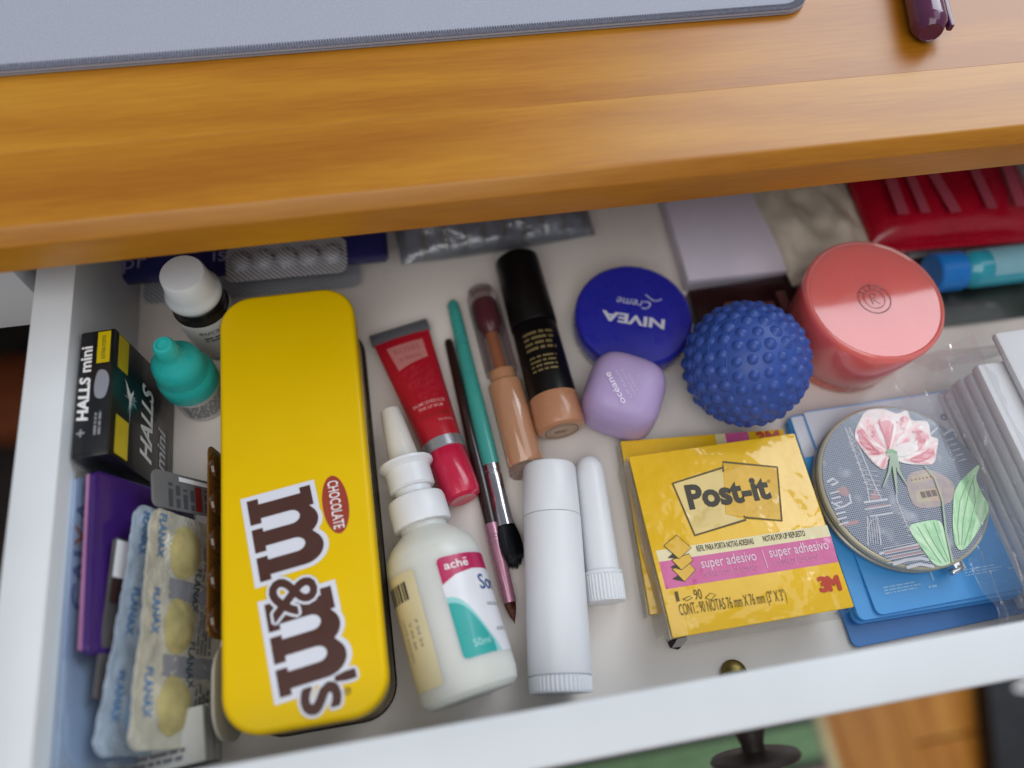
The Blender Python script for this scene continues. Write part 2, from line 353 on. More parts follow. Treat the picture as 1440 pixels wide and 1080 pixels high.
for p, d in along(ed, .0011):
    n = Vector((-d.y, d.x))
    M = Matrix((Vector((d.x, d.y, 0)), Vector((n.x, n.y, 0)), Vector((0, 0, 1)))).transposed().to_4x4(); M.translation = (p.x, p.y, .0019)
    bmesh.ops.create_cone(bm, segments=6, radius1=.0004, radius2=.0004, depth=.0036, cap_ends=True, matrix=M @ Matrix.Rotation(.25, 4, 'Z') @ Matrix.Translation((0, .0002, .0011)) @ Matrix.Rotation(math.pi / 2, 4, 'X'))
s_ = link('stitching', bm_mesh(bm), mat('thread_grey', '70717F', .85, vary=.2, vscale=600), dm); s_['kind'] = 'stuff'
# pen
p0 = P(1309, 46, DZ1 + .0068); p1 = P(1284, -70, DZ1 + .0068)
pen = thing('pen', 'glossy purple pen lying on the pine desk beside the grey mat', 'pen', frame(p0, p1))
pm = mat('purple_gloss', '5A2548', .18, vary=.05, coat=.5)
link('cap', lathe([(0, .0003), (.0040, .0003), (.0043, 0), (.0048, .0004), (.0068, .0045), (.007, .006), (.007, .055), (.0066, .0555), (.0066, .0565), (0, .0565)], 40), pm, pen)
link('barrel', lathe([(0, .0566), (.0064, .0566), (.0062, .12), (.005, .128), (0, .129)], 40), mat('purple_barrel', '4A2040', .25), pen)
link('clip', box(-.0101, -.0016, .004, -.0078, .0016, .046, .0006), pm, pen); link('clip_root', box(-.0079, -.0016, .040, -.0062, .0016, .046, .0005), pm, pen)
# orange thing and added dark block standing in for shade under the desk
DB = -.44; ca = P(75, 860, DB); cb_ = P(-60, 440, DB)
db = thing('storage_chest', 'added dark chest standing in the shade under the desk', 'chest', T(0, 0, ZF))
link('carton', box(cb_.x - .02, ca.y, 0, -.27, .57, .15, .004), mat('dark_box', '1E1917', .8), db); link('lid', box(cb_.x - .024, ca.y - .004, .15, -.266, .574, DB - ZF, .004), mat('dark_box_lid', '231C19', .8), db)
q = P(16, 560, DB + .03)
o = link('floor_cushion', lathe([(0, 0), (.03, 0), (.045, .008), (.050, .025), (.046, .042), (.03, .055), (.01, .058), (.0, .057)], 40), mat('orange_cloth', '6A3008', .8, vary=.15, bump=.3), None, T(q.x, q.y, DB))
tag(o, 'dull orange round pouch on the added dark chest under the desk', 'pouch'); o.name = 'round_pouch'
# ------------------------------------------------------------------ drawer
dr = thing('drawer', 'white painted wooden drawer pulled open, full of small things', 'drawer', T(0, 0, 0))
link('base', box(XL - .006, YF - .006, -.004, XR + .006, YB + .005, 0, 0), floor_paint, dr)
link('side', box(XL - .0155, YF + .0002, -.012, XL, YB, HT, .0008), white_paint, dr)
link('side', box(XR, YF + .0002, -.012, XR + .0155, YB, HT, .0008), white_paint, dr)
link('back', box(XL + .0002, YB, -.012, XR - .0002, YB + .015, HT - .004, .0008), white_paint, dr)
link('front', box(XL - .022, YF - .0175, -.03, XR + .03, YF, HT, .0011, 3), white_paint, dr)
kp = P(1060, 1050, .026)
kn = link('knob', lathe([(0, 0), (.0062, 0), (.0058, .001), (.0042, .006), (.0040, .0085), (.006, .0092), (.0155, .0100), (.0163, .0112), (.0155, .0125), (.010, .0142), (0, .0148)], 40), mat('knob_dark', '2B2320', .35, vary=.2), dr, Matrix.Translation((kp.x - .001, YF - .0172, .029)) @ Matrix.Rotation(math.radians(90 + 9), 4, 'X'))
# ------------------------------------------------------------------ tin box
tz = .040
tin = thing('tin_box', 'flat yellow chocolate tin with rounded corners and big brown lettering', 'tin', T(-.0555, .1045, 0))
TW, TH = .0575, .1775
yel = mat('tin_yellow', 'E2BA00', .38, vary=.02, vscale=30, spec=.22, bump=.25, bscale=22)
link('body', prism(rr(TW - .003, TH - .003, .0125), .0012, .032, .0012), mat('tin_cream', 'B7A877', .35, vary=.06), tin)
link('base_rim', prism(rr(TW + .0004, TH + .0004, .014), 0, .0018, .0008), mat('tin_rim', '4A4238', .3, metal=.8), tin)
link('lid', prism(rr(TW, TH, .014, 10), .027, tz, .0022, 5), yel, tin)
O = P(347, 706, tz); E2 = P(394, 982, tz); dv = (E2 - O).normalized(); uv = Vector((-dv.y, dv.x, 0)); inv = tin.matrix_world.inverted()
def onlid(h): return lambda u, v: tuple(inv @ (O + dv * u + uv * v + Vector((0, 0, h))))
def mpts():
    a = [(0, 1), (.42, 1), (.42, .93)]
    a += [(.68 + .34 * math.cos(t), .70 + .33 * math.sin(t)) for t in [math.radians(128 - 9 * k) for k in range(11)]]
    a += [(1.24 + .34 * math.cos(t), .70 + .33 * math.sin(t)) for t in [math.radians(128 - 9 * k) for k in range(15)]]
    a += [(1.58, .68), (1.58, .17), (1.68, .17), (1.68, 0), (1.20, 0), (1.20, .17), (1.28, .17)]
    a += [(1.14 + .14 * math.cos(t), .62 + .14 * math.sin(t)) for t in [math.pi * k / 8 for k in range(9)]]
    a += [(1.0, .17), (1.10, .17), (1.10, 0), (.62, 0), (.62, .17), (.70, .17)]
    a += [(.56 + .14 * math.cos(t), .62 + .14 * math.sin(t)) for t in [math.pi * k / 8 for k in range(9)]]
    a += [(.42, .17), (.52, .17), (.52, 0), (0, 0), (0, .17), (.12, .17), (.12, .83), (0, .83)]
    return a
mb = [(-.09, 1.08), (.46, 1.08)] + [(.68 + .40 * math.cos(t), .70 + .40 * math.sin(t)) for t in [math.radians(112 - 8 * k) for k in range(9)]] + [(1.24 + .42 * math.cos(t), .70 + .41 * math.sin(t)) for t in [math.radians(118 - 9 * k) for k in range(14)]] + [(1.67, .25), (1.77, .25), (1.77, -.09), (-.09, -.09)]
H1 = (P(437, 684, tz) - O).length * .99
def sp(p): v = inv.inverted() @ Vector((0, 0, 0)); return ((P(*p, tz) - O).dot(dv), (P(*p, tz) - O).dot(uv))
u1 = sp((367, 819))[0] / 1.68; u2a, v2 = sp((372, 851)); u2 = (sp((394, 982))[0] - u2a) / 1.68
g1 = [(x * u1, y * H1) for x, y in mpts()]; g2 = [(u2a + x * u2, y * H1 + .0) for x, y in mpts()]
b1 = [(x * u1, y * H1) for x, y in mb]; b2 = [(u2a + x * u2, y * H1) for x, y in mb]
ac = sp((416, 836)); sc_ = sp((458, 982))
amp = fat(move(text2d('&', H1 * .70), ac[0] + .0004, ac[1] - H1 * .36), .00035); ampb = fat(move(text2d('&', H1 * .70), ac[0] + .0004, ac[1] - H1 * .36), .0013)
e0 = [move(text2d("'", H1 * .74), sc_[0] - .0052, sc_[1] - H1 * .30), move(text2d('s', H1 * .80), sc_[0] - .0005, sc_[1] - H1 * .32)]
ess = [p for t_ in e0 for p in fat(t_, .0005)]; essb = [p for t_ in e0 for p in fat(t_, .0015)]
tbrown = mat('tin_brown', '4A2A22', .35, vary=.05, coat=.2); twhite = mat('tin_white', 'D8D9E2', .35, vary=.02, coat=.2)
decal('letter_outline', tin, [poly2d(b1)], onlid(.00010), twhite); decal('letter_outline', tin, [poly2d(b2)], onlid(.00014), twhite)
decal('lettering', tin, [poly2d(g1), poly2d(g2)], onlid(.00024), tbrown)
decal('letter_outline', tin, ampb, onlid(.00034), twhite); decal('lettering', tin, amp, onlid(.00044), tbrown)
decal('letter_outline', tin, essb, onlid(.00018), twhite); decal('lettering', tin, ess, onlid(.00028), tbrown)
r_ = sp((489, 972)); decal('lettering', tin, [ring2d(r_[0], r_[1], .0009, .0012, 20), move(text2d('R', .0011), r_[0], r_[1] - .0005)], onlid(.00034), tbrown)
oc = sp((472, 709)); decal('oval_badge', tin, [move(circ2d(0, 0, .0118, .0050), *oc, -.06)], onlid(.00014), mat('tin_red', '9A3A28', .35, coat=.2))
decal('lettering', tin, [move(text2d('CHOCOLATE', .0040, bold=.01, width=.0195), oc[0], oc[1] - .0019, -.06)], onlid(.00026), white_ink)
pr = []
rd = random.Random(3)
for k in range(16): pr.append(rect2d(-.005 - k * .0035, .008 + rd.random() * .004, -.005 - k * .0035 - rd.uniform(.001, .003), .013 + rd.random() * .008))
decal('side_print', tin, pr, lambda u, v: (TW / 2 - .0014, u + .03, v), mat('print_dark', '3A3028', .4))
# ------------------------------------------------------------------ lip balm tube
a = P(560, 462, .0052); b = P(652, 704, .0096)
lb = thing('lip_balm_tube', 'red squeeze tube of lip balm with grey crimped end and pink cap', 'tube', frame(a, b))
LL = (b - a).length
red = mat('tube_red', 'B3182A', .34, vary=.05, coat=.3, coatr=.2, bump=.02, bscale=150); zc_ = LL * .70
def tubemesh(z0, z1, w0, w1, t0, t1, n=14, seg=40, extra=0):
    v = []; f = []
    for i in range(n + 1):
        t = i / n; w = w0 + (w1 - w0) * t; h = t0 + (t1 - t0) * min(1, (t * 1.15)) ** .75; p = 2
        for k in range(seg):
            an = 2 * math.pi * k / seg; v.append(((w + extra) * math.cos(an), (h + extra) * math.sin(an), z0 + (z1 - z0) * t))
    for i in range(n):
        for k in range(seg): f.append((i * seg + k, i * seg + (k + 1) % seg, (i + 1) * seg + (k + 1) % seg, (i + 1) * seg + k))
    f += [tuple(range(seg)), tuple(range(n * seg, (n + 1) * seg))]
    bm = bmesh.new(); bm.from_mesh(mesh(v, f)); return bm_mesh(bm)
w0, w1, t0, t1, z0_ = .0138, .0092, .0009, .0090, .0055
link('squeeze_body', tubemesh(z0_, zc_, w0, w1, t0, t1), red, lb)
def ontube(h):
    def fn(u, v):   # u across -1..1 , v along from the crimp
        t = max(0, min(1, (v - z0_) / (zc_ - z0_))); w = w0 + (w1 - w0) * t; hh = t0 + (t1 - t0) * min(1, t * 1.15) ** .75
        an = math.pi / 2 - u * 1.0
        return ((w + h) * math.cos(an), (hh + h) * math.sin(an), v)
    return fn
link('crimp', box(-.0146, -.0008, -.0005, .0146, .0008, .0058, .0003), mat('crimp_grey', '6E7077', .4, metal=.4, bump=.5, bscale=1500, stretch=(6, 1, 1)), lb)
link('collar', lathe([(.0090, zc_ - .0008), (.0095, zc_ - .0005), (.0095, zc_ + .0042), (.0091, zc_ + .0045), (0, zc_ + .0045)], 40), mat('collar_silver', 'B9BAC0', .3, metal=.75), lb)
link('cap', lathe([(.0, zc_ + .0042), (.0088, zc_ + .0042), (.0092, zc_ + .005), (.0086, LL - .004), (.0079, LL - .0014), (.0060, LL - .0002), (.003, LL - .0006), (0, LL - .001)], 40), mat('cap_pink', 'C41E44', .25, vary=.03, coat=.4, sss=.1), lb)
pk = mat('label_pink', 'C97F7B', .45); pink_ink = mat('pink_ink', 'E2A3A0', .45); dkred = mat('dark_red_ink', '8A3020', .45); vein = mat('rose_print', 'C73B4C', .4)
decal('label_panel', lb, [poly2d([(-.72, .0105), (.72, .0105), (.70, .0215), (0, .0232), (-.60, .0252)])], ontube(.00012), pk, .003 if False else .12)
decal('lettering', lb, [move(text2d('ROSES', .0032, width=.95), 0, -.0158), move(text2d('et Reines', .0026, width=.85), 0, -.0205)], lambda u, v: ontube(.00022)(u, -v), mat('label_ink', 'A8625F', .5), .15)
fl = []
rd = random.Random(5)
def rose(cx, cy, r, n=4):
    for k in range(n):
        rr_ = r * (1 - k / n * .8); a0 = rd.random() * 6.3
        pts = [(cx + rr_ * 95 * (1 + .12 * math.sin(5 * t + a0)) * math.cos(t) * 1, cy + rr_ * (1 + .12 * math.sin(5 * t + a0)) * math.sin(t)) for t in [a0 + 5.2 * j / 22 for j in range(23)]]
        # strokes as thin quads in (u, v)
        for p, q2 in zip(pts, pts[1:]):
            fl.append(([(p[0], p[1]), (q2[0], q2[1]), (q2[0] + .012, q2[1] + .00016), (p[0] + .012, p[1] + .00016)], [(0, 1, 2, 3)]))
for cx, cy, r in ((.35, .030, .0042), (-.25, .0285, .003), (.05, .036, .003), (.55, .038, .0032), (-.3, .036, .0026), (.3, .042, .003), (-.1, .043, .0022), (.0, .0265, .0016)): rose(cx, cy, r)
decal('rose_print', lb, fl, ontube(.00010), vein)
decal('lettering', lb, [move(text2d('BAUME LÈVRES ROSE', .0017, width=1.5, bold=.005), 0, -.0478), move(text2d('PINK LIP BALM', .0017, width=1.1, bold=.005), 0, -.0504)], lambda u, v: ontube(.00016)(u + .05, -v), pink_ink, .15)
decal('lettering', lb, [move(text2d("L'OCCITANE", .0022, width=1.3), 0, -.0548)], lambda u, v: ontube(.00016)(u + .1, -v), dkred, .15)
decal('lettering', lb, [move(text2d('Net Wt 0.4 oz', .0013, width=.75), .55, -.0580)], lambda u, v: ontube(.00016)(u, -v), pink_ink, .15)
# ------------------------------------------------------------------ nasal spray
a = P(548, 576, .0195); b = P(664, 980, .0195); f_ = (b - a).length / .124
sb = thing('nasal_spray_bottle', 'milky plastic nasal spray bottle with long white nozzle and teal label', 'bottle', frame(a, b))
milky = mat('milky_plastic', 'D4D4CD', .36, sss=.6, sssr=(.012, .011, .008), vary=.03, bump=.02, bscale=250)
link('nozzle', lathe([(0, 0), (.0034, 0), (.0042, .0006), (.0045, .002), (.0066, .0245), (.0066, .027), (0, .027)], 40), mat('nozzle_white', 'DAD6D0', .35, sss=.4, sssr=(.006, .006, .005)), sb)
link('finger_flange', lathe([(0, .0262), (.0105, .0262), (.0118, .0268), (.0118, .028), (.0108, .0287), (.0098, .030), (.0098, .038), (.009, .0388), (.0078, .039), (.0078, .043), (0, .043)], 48), white_pl, sb)
link('screw_cap', lathe([(0, .0425), (.0105, .0425), (.0117, .0432), (.0122, .045), (.0122, .054), (.0118, .0552), (0, .0552)], 48), white_pl, sb)
RB = .0193
link('bottle_body', lathe([(0, .054), (.0098, .054), (.0098, .0575), (.012, .0592), (.016, .0628), (.0185, .067), (RB, .0715), (RB, .1185), (.0185, .1222), (.0165, .124), (.012, .1243), (0, .1232)], 64), milky, sb)
teal = mat('label_teal', '1F9E98', .35, coat=.2); mag = mat('label_magenta', 'B01450', .35, coat=.2); lw_ = mat('label_white', 'DAD9DE', .35, coat=.2); blue_ink = mat('blue_ink', '2A4F86', .4)
la = lambda h, a0=.02: cylmap(RB, 0, a0, h)
# label: u from 0 (left edge) round to .036, z from .0735 to .111
zt, zb = .0738, .1125
decal('label', sb, [poly2d([(x, -y) for x, y in [(.0, zt + .002), (.0006, zt + .0006), (.002, zt), (.034, zt), (.034, zb), (.002, zb), (.0006, zb - .0006), (0, zb - .002)]])], la(.00012), lw_, .0022)
decal('label_band', sb, [poly2d([(0.0002, -zt - .0019), (.0008, -zt - .0007), (.002, -zt - .0002), (.034, -zt - .0002), (.034, -zt - .0068), (.014, -zt - .0066), (.006, -zt - .0078), (.0002, -zt - .0105)])], la(.0002), mag, .0022)
def swoosh(off): return [(.0002, -zt - .0165 - off)] + [(x, -(zt + .0165 + off + .021 * (x / .0165) ** 1.0 * (.55 + .45 * math.sin((x / .0165 - .5) * math.pi)))) for x in [.001 * k for k in range(1, 17)]] 
decal('label_swoosh', sb, [poly2d(swoosh(-.0012) + [(.0172, -zb + .0002), (.002, -zb + .0002), (.0007, -zb + .0007), (.0002, -zb + .002)])], la(.00018), mat('label_pale_teal', '8FC7C6', .35), .0022)
decal('label_swoosh', sb, [poly2d(swoosh(.001)[:15] + [(.0142, -zb + .0002), (.002, -zb + .0002), (.0007, -zb + .0007), (.0002, -zb + .002)])], la(.00026), teal, .0022)
decal('lettering', sb, [move(text2d('ache', .0030, bold=.012, width=.0102, align='L'), .0026, -zt - .0052), rect2d(.0108, -zt - .0025, .0126, -zt - .0021)], la(.0003), white_ink, .002)
decal('lettering', sb, [move(text2d('Sorine', .0058, bold=.012, align='L'), .0155, -zt - .0150)], la(.0003), blue_ink, .002)
decal('lettering', sb, [move(text2d('50ml', .0026, align='L'), .0052, -zb + .0036)], la(.00034), mat('pale_ink', 'A9D9D6', .4), .002)
decal('lettering', sb, [move(text2d('SOLUÇÃO NASAL', .0013, align='L'), .0165, -zt - .0215), move(text2d('ADULTO', .0013, align='L'), .0175, -zb + .0075)], la(.0003), grey_ink, .002)
lb2 = lambda h: cylmap(RB, 0, -.95, h)
decal('label', sb, [poly2d([(-.010, -.0742), (.0085, -.0742), (.0095, -.0752), (.0095, -.1165), (.0085, -.1175), (-.010, -.1175)])], lb2(.00008), mat('label_clear_yellow', 'D6CBA6', .4, vary=.08, vscale=40), .0022)
bars = []; x = -.0095
rd = random.Random(11)
while x < .0035: w = rd.choice((.0004, .0008, .0012)); bars.append(rect2d(x, -.0845, x + w, -.0775)); x += w + rd.choice((.0005, .0009))
decal('barcode', sb, bars, lb2(.0002), black_ink)
decal('lettering', sb, [move(text2d('LOTE 0420265', .0013, width=.016), -.003, -.0985, -math.pi / 2), move(text2d('V 04 26', .0013, width=.010), .0008, -.0975, -math.pi / 2), move(text2d('F 04 24', .0013, width=.010), .0044, -.0975, -math.pi / 2)], lb2(.0002), grey_ink, .002)
# ------------------------------------------------------------------ brushes
def stick(p0, p1, prof, m, name, label, cat):
    t = thing(name, label, cat, frame(p0, p1)); return t
a = P(630, 478, .0035); b = P(724, 878, .0035); L_ = (b - a).length; k = L_
br = thing('makeup_brush', 'slim dark brown makeup brush with pink ferrule and pointed brown bristles', 'brush', frame(a, b))
zf = (P(690, 738, .0035) - a).length; ze = (P(717, 848, .0035) - a).length
link('handle', lathe([(0, 0), (.0016, .0003), (.0021, .002), (.0026, .04), (.0031, zf * .75), (.0030, zf), (0, zf)], 24), mat('brush_brown', '2C1A18', .22, vary=.1, coat=.5), br)
link('ferrule', lathe([(0, zf - .0002), (.0033, zf - .0002), (.0033, zf + .005), (.0031, zf + .0052), (.0031, zf + .0062), (.0033, zf + .0064), (.0029, ze - .001), (.0026, ze), (0, ze)], 28), mat('ferrule_pink', 'B98598', .28, metal=.6), br)
def bristles(z0, z1, r0, rm, n, m, parent, pinch, seed=2):
    rd = random.Random(seed); v = []; f = []
    for i in range(n):
        a_ = rd.random() * 6.283; q_ = math.sqrt(rd.random()); L2 = (z1 - z0) * (1 - .3 * q_ * q_) * rd.uniform(.9, 1.0); base = len(v); w = .00016
        for j in range(5):
            t = j / 4; R_ = q_ * (r0 + (rm - r0) * math.sin(min(1, t * 1.35) * math.pi / 2)) * (1 - pinch * t ** 2)
            c_ = Vector((R_ * math.cos(a_), R_ * math.sin(a_) * .85, z0 + L2 * t)); d_ = Vector((-math.sin(a_ + q_ * 9), math.cos(a_ + q_ * 9), 0)) * w * (1 - .8 * t)
            v += [c_ + d_, c_ - d_]
            if j: f.append((base + 2 * j - 2, base + 2 * j - 1, base + 2 * j + 1, base + 2 * j))
    core = len(v); seg = 14
    for j in range(7):
        t = j / 6; R_ = .88 * (r0 + (rm - r0) * math.sin(min(1, t * 1.35) * math.pi / 2)) * (1 - pinch * t ** 2) * math.sqrt(max(0, 1 - (t * .98) ** 6))
        for s in range(seg): v.append(Vector((R_ * math.cos(6.283 * s / seg), .85 * R_ * math.sin(6.283 * s / seg), z0 + (z1 - z0) * .9 * t)))
        if j:
            for s in range(seg): f.append((core + (j - 1) * seg + s, core + (j - 1) * seg + (s + 1) % seg, core + j * seg + (s + 1) % seg, core + j * seg + s))
    o = link('bristles', mesh(v, f), m, parent); o['kind'] = 'stuff'; return o
bristles(ze - .001, L_, .0023, .0027, 900, mat('bristle_brown', '5A2E1C', .6, vary=.3, vscale=800), br, .85)
a = P(636, 424, .0042); b = P(725, 802, .0042); L_ = (b - a).length
tb = thing('makeup_brush', 'turquoise makeup brush with silver ferrule and fluffy black bristles', 'brush', frame(a, b))
zf = (P(697, 653, .0042) - a).length; ze = (P(721, 738, .0042) - a).length
link('handle', lathe([(0, 0), (.0020, .0003), (.0029, .002), (.0032, .01), (.0034, .03), (.0041, zf * .8), (.0041, zf), (0, zf)], 28), mat('brush_teal', '3D9C93', .3, vary=.05, coat=.3), tb)
link('ferrule', lathe([(0, zf - .0002), (.0039, zf - .0002), (.004, zf + .003), (.0037, zf + .0033), (.0037, zf + .0043), (.004, zf + .0047), (.0041, ze - .004), (.0045, ze), (0, ze)], 32), chrome, tb)
bristles(ze - .001, L_, .004, .0058, 2200, mat('bristle_black', '0E1016', .55, vary=.3, vscale=800), tb, .06, 5)
# ------------------------------------------------------------------ concealer with clear cap
a = P(674, 404, .008); b = P(740, 655, .008); L_ = (b - a).length
cn = thing('concealer_tube', 'concealer bottle of nude liquid with clear cap and burgundy wand stopper', 'cosmetic', frame(a, b))
zb_ = (P(704, 541, .008) - a).length
acr = film_mat('clear_acrylic', (.88, .82, .83), .10, .06, .05, 40, .02)
link('cap', lathe([(0, 0), (.004, .0004), (.0064, .0022), (.0076, .006), (.0078, .012), (.0078, zb_ - .006)], 40), acr, cn)
link('stopper', lathe([(0, .0085), (.0056, .0088), (.0066, .011), (.0064, .022), (.0040, .0275), (0, .0275)], 32), mat('burgundy', '5C0A22', .22, coat=.4), cn)
link('wand', lathe([(0, .027), (.0030, .027), (.0029, zb_ - .001), (0, zb_ - .001)], 24), mat('wand_nude', 'A9683F', .35), cn)
link('bottle_glass', lathe([(0, zb_ - .006), (.0064, zb_ - .006), (.0065, zb_ - .001), (.0082, zb_ + .0005), (.0083, L_ - .0012), (.0076, L_), (0, L_)], 44), mat('clear_coat_nude', 'B58463', .12, vary=.03, coat=1, coatr=.03, sss=.2), cn)
link('glass_foot', lathe([(0, L_ + .0001), (.0078, L_ + .0001), (.0084, L_ + .0006), (.0084, L_ + .0030), (.0078, L_ + .0038), (0, L_ + .0034)], 44), mat('smoke_acrylic', (.62, .45, .38), .08, trans=.85, ior=1.4, vary=.02), cn)
# ------------------------------------------------------------------ foundation stick
a = P(726, 366, .0116); b = P(790, 606, .0116); L_ = (b - a).length
fs = thing('foundation_stick', 'black foundation stick with peach base showing a round sticker', 'cosmetic', frame(a, b))
zn = (P(771, 562, .0114) - a).length; zc2 = (P(755, 462, .0114) - a).length
blk = mat('satin_black', '0B0A0B', .36, vary=.2, vscale=40)
link('cap', lathe([(0, 0), (.0098, 0), (.0108, .0008), (.0111, .003), (.0113, zc2 - .001), (.0111, zc2), (0, zc2)], 48), blk, fs)
link('sleeve', lathe([(0, zc2 + .0003), (.0106, zc2 + .0003), (.0109, zc2 + .0008), (.0111, zn), (0, zn)], 48), blk, fs)
link('peach_base', lathe([(0, zn), (.0113, zn), (.0114, zn + .0006), (.0116, L_ - .003), (.0110, L_ - .001), (.0094, L_), (0, L_)], 48), mat('peach_plastic', 'B5805F', .3, vary=.03, coat=.35, sss=.15), fs)
decal('sticker', fs, [circ2d(0, 0, .0086)], lambda u, v: (u, v, L_ + .0001), mat('sticker_beige', 'B79A82', .45))
decal('sticker_ring', fs, [ring2d(0, 0, .0073, .0078), ring2d(0, 0, .0059, .0061)], lambda u, v: (u, v, L_ + .0002), mat('sticker_ink', '54402F', .5))
decal('sticker_print', fs, greek(-.0032, -.0016, .0034, .0014, 3, 4), lambda u, v: (u, v, L_ + .0002), MATS['sticker_ink'])
gold = mat('gold_ink', '8A7A52', .35, metal=.5)
decal('gold_print', fs, greek(-.0075, -.011, .0085, 0, 4, 8, .5), cylmap(.0110, zc2 + .0055, -.12, .00015), gold, .0015)
decal('gold_print', fs, greek(-.0070, -.009, .0080, 0, 4, 9, .55), cylmap(.0111, zc2 + .0185, -.12, .00015), gold, .0015)
# ------------------------------------------------------------------ blue cream tin
c1 = P(892, 441, .0185)
nv = thing('cream_tin', 'round dark blue cream tin with white lettering on its lid', 'tin', T(c1.x, c1.y, 0))
nb = mat('cream_blue', '24279A', .3, vary=.06, coat=.3, coatr=.15)
link('base', lathe([(0, 0), (.0255, 0), (.0272, .0014), (.0274, .004), (.0274, .0085), (0, .0085)], 72), mat('tin_silver', 'A9AAB2', .28, metal=.9), nv)
link('lid', lathe([(.0278, .0075), (.0284, .0072), (.0286, .0078), (.0286, .0150), (.0281, .0172), (.0268, .0183), (.020, .0186), (.010, .0189), (0, .0190)], 80), nb, nv)
C = Crop(790, 340, 3.6, .0190, nv)
A_ = Vector(C(522, 398)); B_ = Vector(C(205, 348)); ang = math.atan2((B_ - A_).y, (B_ - A_).x); mid = (A_ + B_) / 2
t_ = text2d('NIVEA', .0050, bold=.035, width=(B_ - A_).length)
decal('lettering', nv, [move(t_, mid.x, mid.y, ang)], lambda u, v: (u, v, .0192), mat('white_print', 'C9C9D6', .4))
c2_ = Vector(C(365, 292))
decal('lettering', nv, [move(text2d('Creme', .0046, shear=.3, bold=-.005, width=.0165), c2_.x, c2_.y, ang), move(stroke2d([(-.012 + .001 * k, .0016 * math.sin(k * .5)) for k in range(9)], .0005), c2_.x + .002, c2_.y + .002, ang)], lambda u, v: (u, v, .01915), MATS['white_print'])
# ------------------------------------------------------------------ lilac lip balm cube
lc = thing('lip_balm_cube', 'lilac rounded cube of lip balm with faint white lettering', 'lip balm', T(.0885, .1325, 0, math.radians(-28)))
def superq(hx, hy, z0, z1, e, nu=56, nv_=24, e2=None):
    v = []; f = []; e2 = e2 or e
    def sg(a, p): return math.copysign(abs(a) ** p, a)
    for j in range(nv_ + 1):
        ph = -math.pi / 2 + math.pi * j / nv_
        for i in range(nu):
            th = 2 * math.pi * i / nu; cp = sg(math.cos(ph), e2)
            v.append((hx * cp * sg(math.cos(th), e), hy * cp * sg(math.sin(th), e), (z0 + z1) / 2 + (z1 - z0) / 2 * sg(math.sin(ph), e2)))
    for j in range(nv_):
        for i in range(nu): f.append((j * nu + i, j * nu + (i + 1) % nu, (j + 1) * nu + (i + 1) % nu, (j + 1) * nu + i))
    bm = bmesh.new(); bm.from_mesh(mesh(v, f)); bmesh.ops.remove_doubles(bm, verts=bm.verts[:], dist=1e-5); return bm_mesh(bm)
lil = mat('lilac_plastic', 'B29CC8', .42, vary=.03, sss=.15)
link('lid', superq(.0178, .0178, -.006, .0315, .62, e2=.56), lil, lc, smooth=80)
bm = bmesh.new(); bm.from_mesh(bpy.data.objects['lid'].data if False else lc.children[0].data); bmesh.ops.bisect_plane(bm, geom=bm.verts[:] + bm.edges[:] + bm.faces[:], plane_co=(0, 0, .0085), plane_no=(0, 0, 1), clear_inner=True)
bm.to_mesh(lc.children[0].data); bm.free()
link('base', superq(.0174, .0174, .0002, .022, .64, e2=.62), mat('lilac_base', '7F6A98', .45, sss=.1), lc, smooth=80)
C = Crop(830, 500, 8.31, .0316, lc)
tx = [C.text((420, 545), (225, 185), 'océane', .0029, bold=.01)]
decal('lettering', lc, tx, lambda u, v: (u, v, .03162 - 0.9 * (u * u + v * v) * 1.2), mat('lilac_ink', 'EFE6F6', .4))
tx = [C.text((495, 480), (320, 165), 'LIP BALM', .0014), C.text((540, 450), (375, 150), 'HIDRATANTE', .0011), C.text((560, 400), (455, 200), 'LABIAL', .0011), C.text((575, 262), (560, 225), '7g', .0011)]
decal('lettering', lc, tx, lambda u, v: (u, v, .03162 - .9 * (u * u + v * v) * 1.2), mat('lilac_ink2', 'D2C2E0', .4))
# ------------------------------------------------------------------ spiky ball
BR = .0274; bc = Vector((.1440, .1345, BR + .0012))
sbm = mat('ball_blue', '34509C', .44, vary=.08, sss=.12, bump=.03, bscale=400)
ball = thing('massage_ball', 'small blue rubber massage ball covered in round nubs', 'ball', T(bc.x, bc.y, 0) @ Matrix.Translation((0, 0, bc.z)) @ Matrix.Rotation(.5, 4, 'X') @ Matrix.Rotation(.55, 4, 'Y'))
bm = bmesh.new(); bmesh.ops.create_icosphere(bm, subdivisions=5, radius=BR); link('shell', bm_mesh(bm), sbm, ball, smooth=80)
for zz in (0, .0085, -.0085):
    r__ = math.sqrt(BR * BR - zz * zz); link('seam', tube([(r__ * math.cos(2 * math.pi * k / 72), r__ * math.sin(2 * math.pi * k / 72), zz) for k in range(72)], .00035, 6, True), sbm, ball)
nm = lathe([(.0034, -.0008), (.0026, .0000), (.0020, .0006), (.0014, .0010), (.0007, .0013), (0, .0014)], 14); nm.materials.append(sbm)
nm.polygons.foreach_set('use_smooth', [True] * len(nm.polygons))
for j in range(13):
    la_ = -81 + 13.5 * j; n_ = max(4, round(2 * math.pi * BR * math.cos(math.radians(la_)) / .0067))
    for i in range(n_):
        lo = 2 * math.pi * (i + .5 * (j % 2) + random.uniform(-.09, .09)) / n_; d = Vector((math.cos(math.radians(la_)) * math.cos(lo), math.cos(math.radians(la_)) * math.sin(lo), math.sin(math.radians(la_))))
        o = bpy.data.objects.new('nub', nm); COL.objects.link(o); o.parent = ball
        o.matrix_local = Matrix.Translation(d * BR) @ d.to_track_quat('Z', 'Y').to_matrix().to_4x4() @ Matrix.Scale(random.uniform(.82, 1.14), 4)
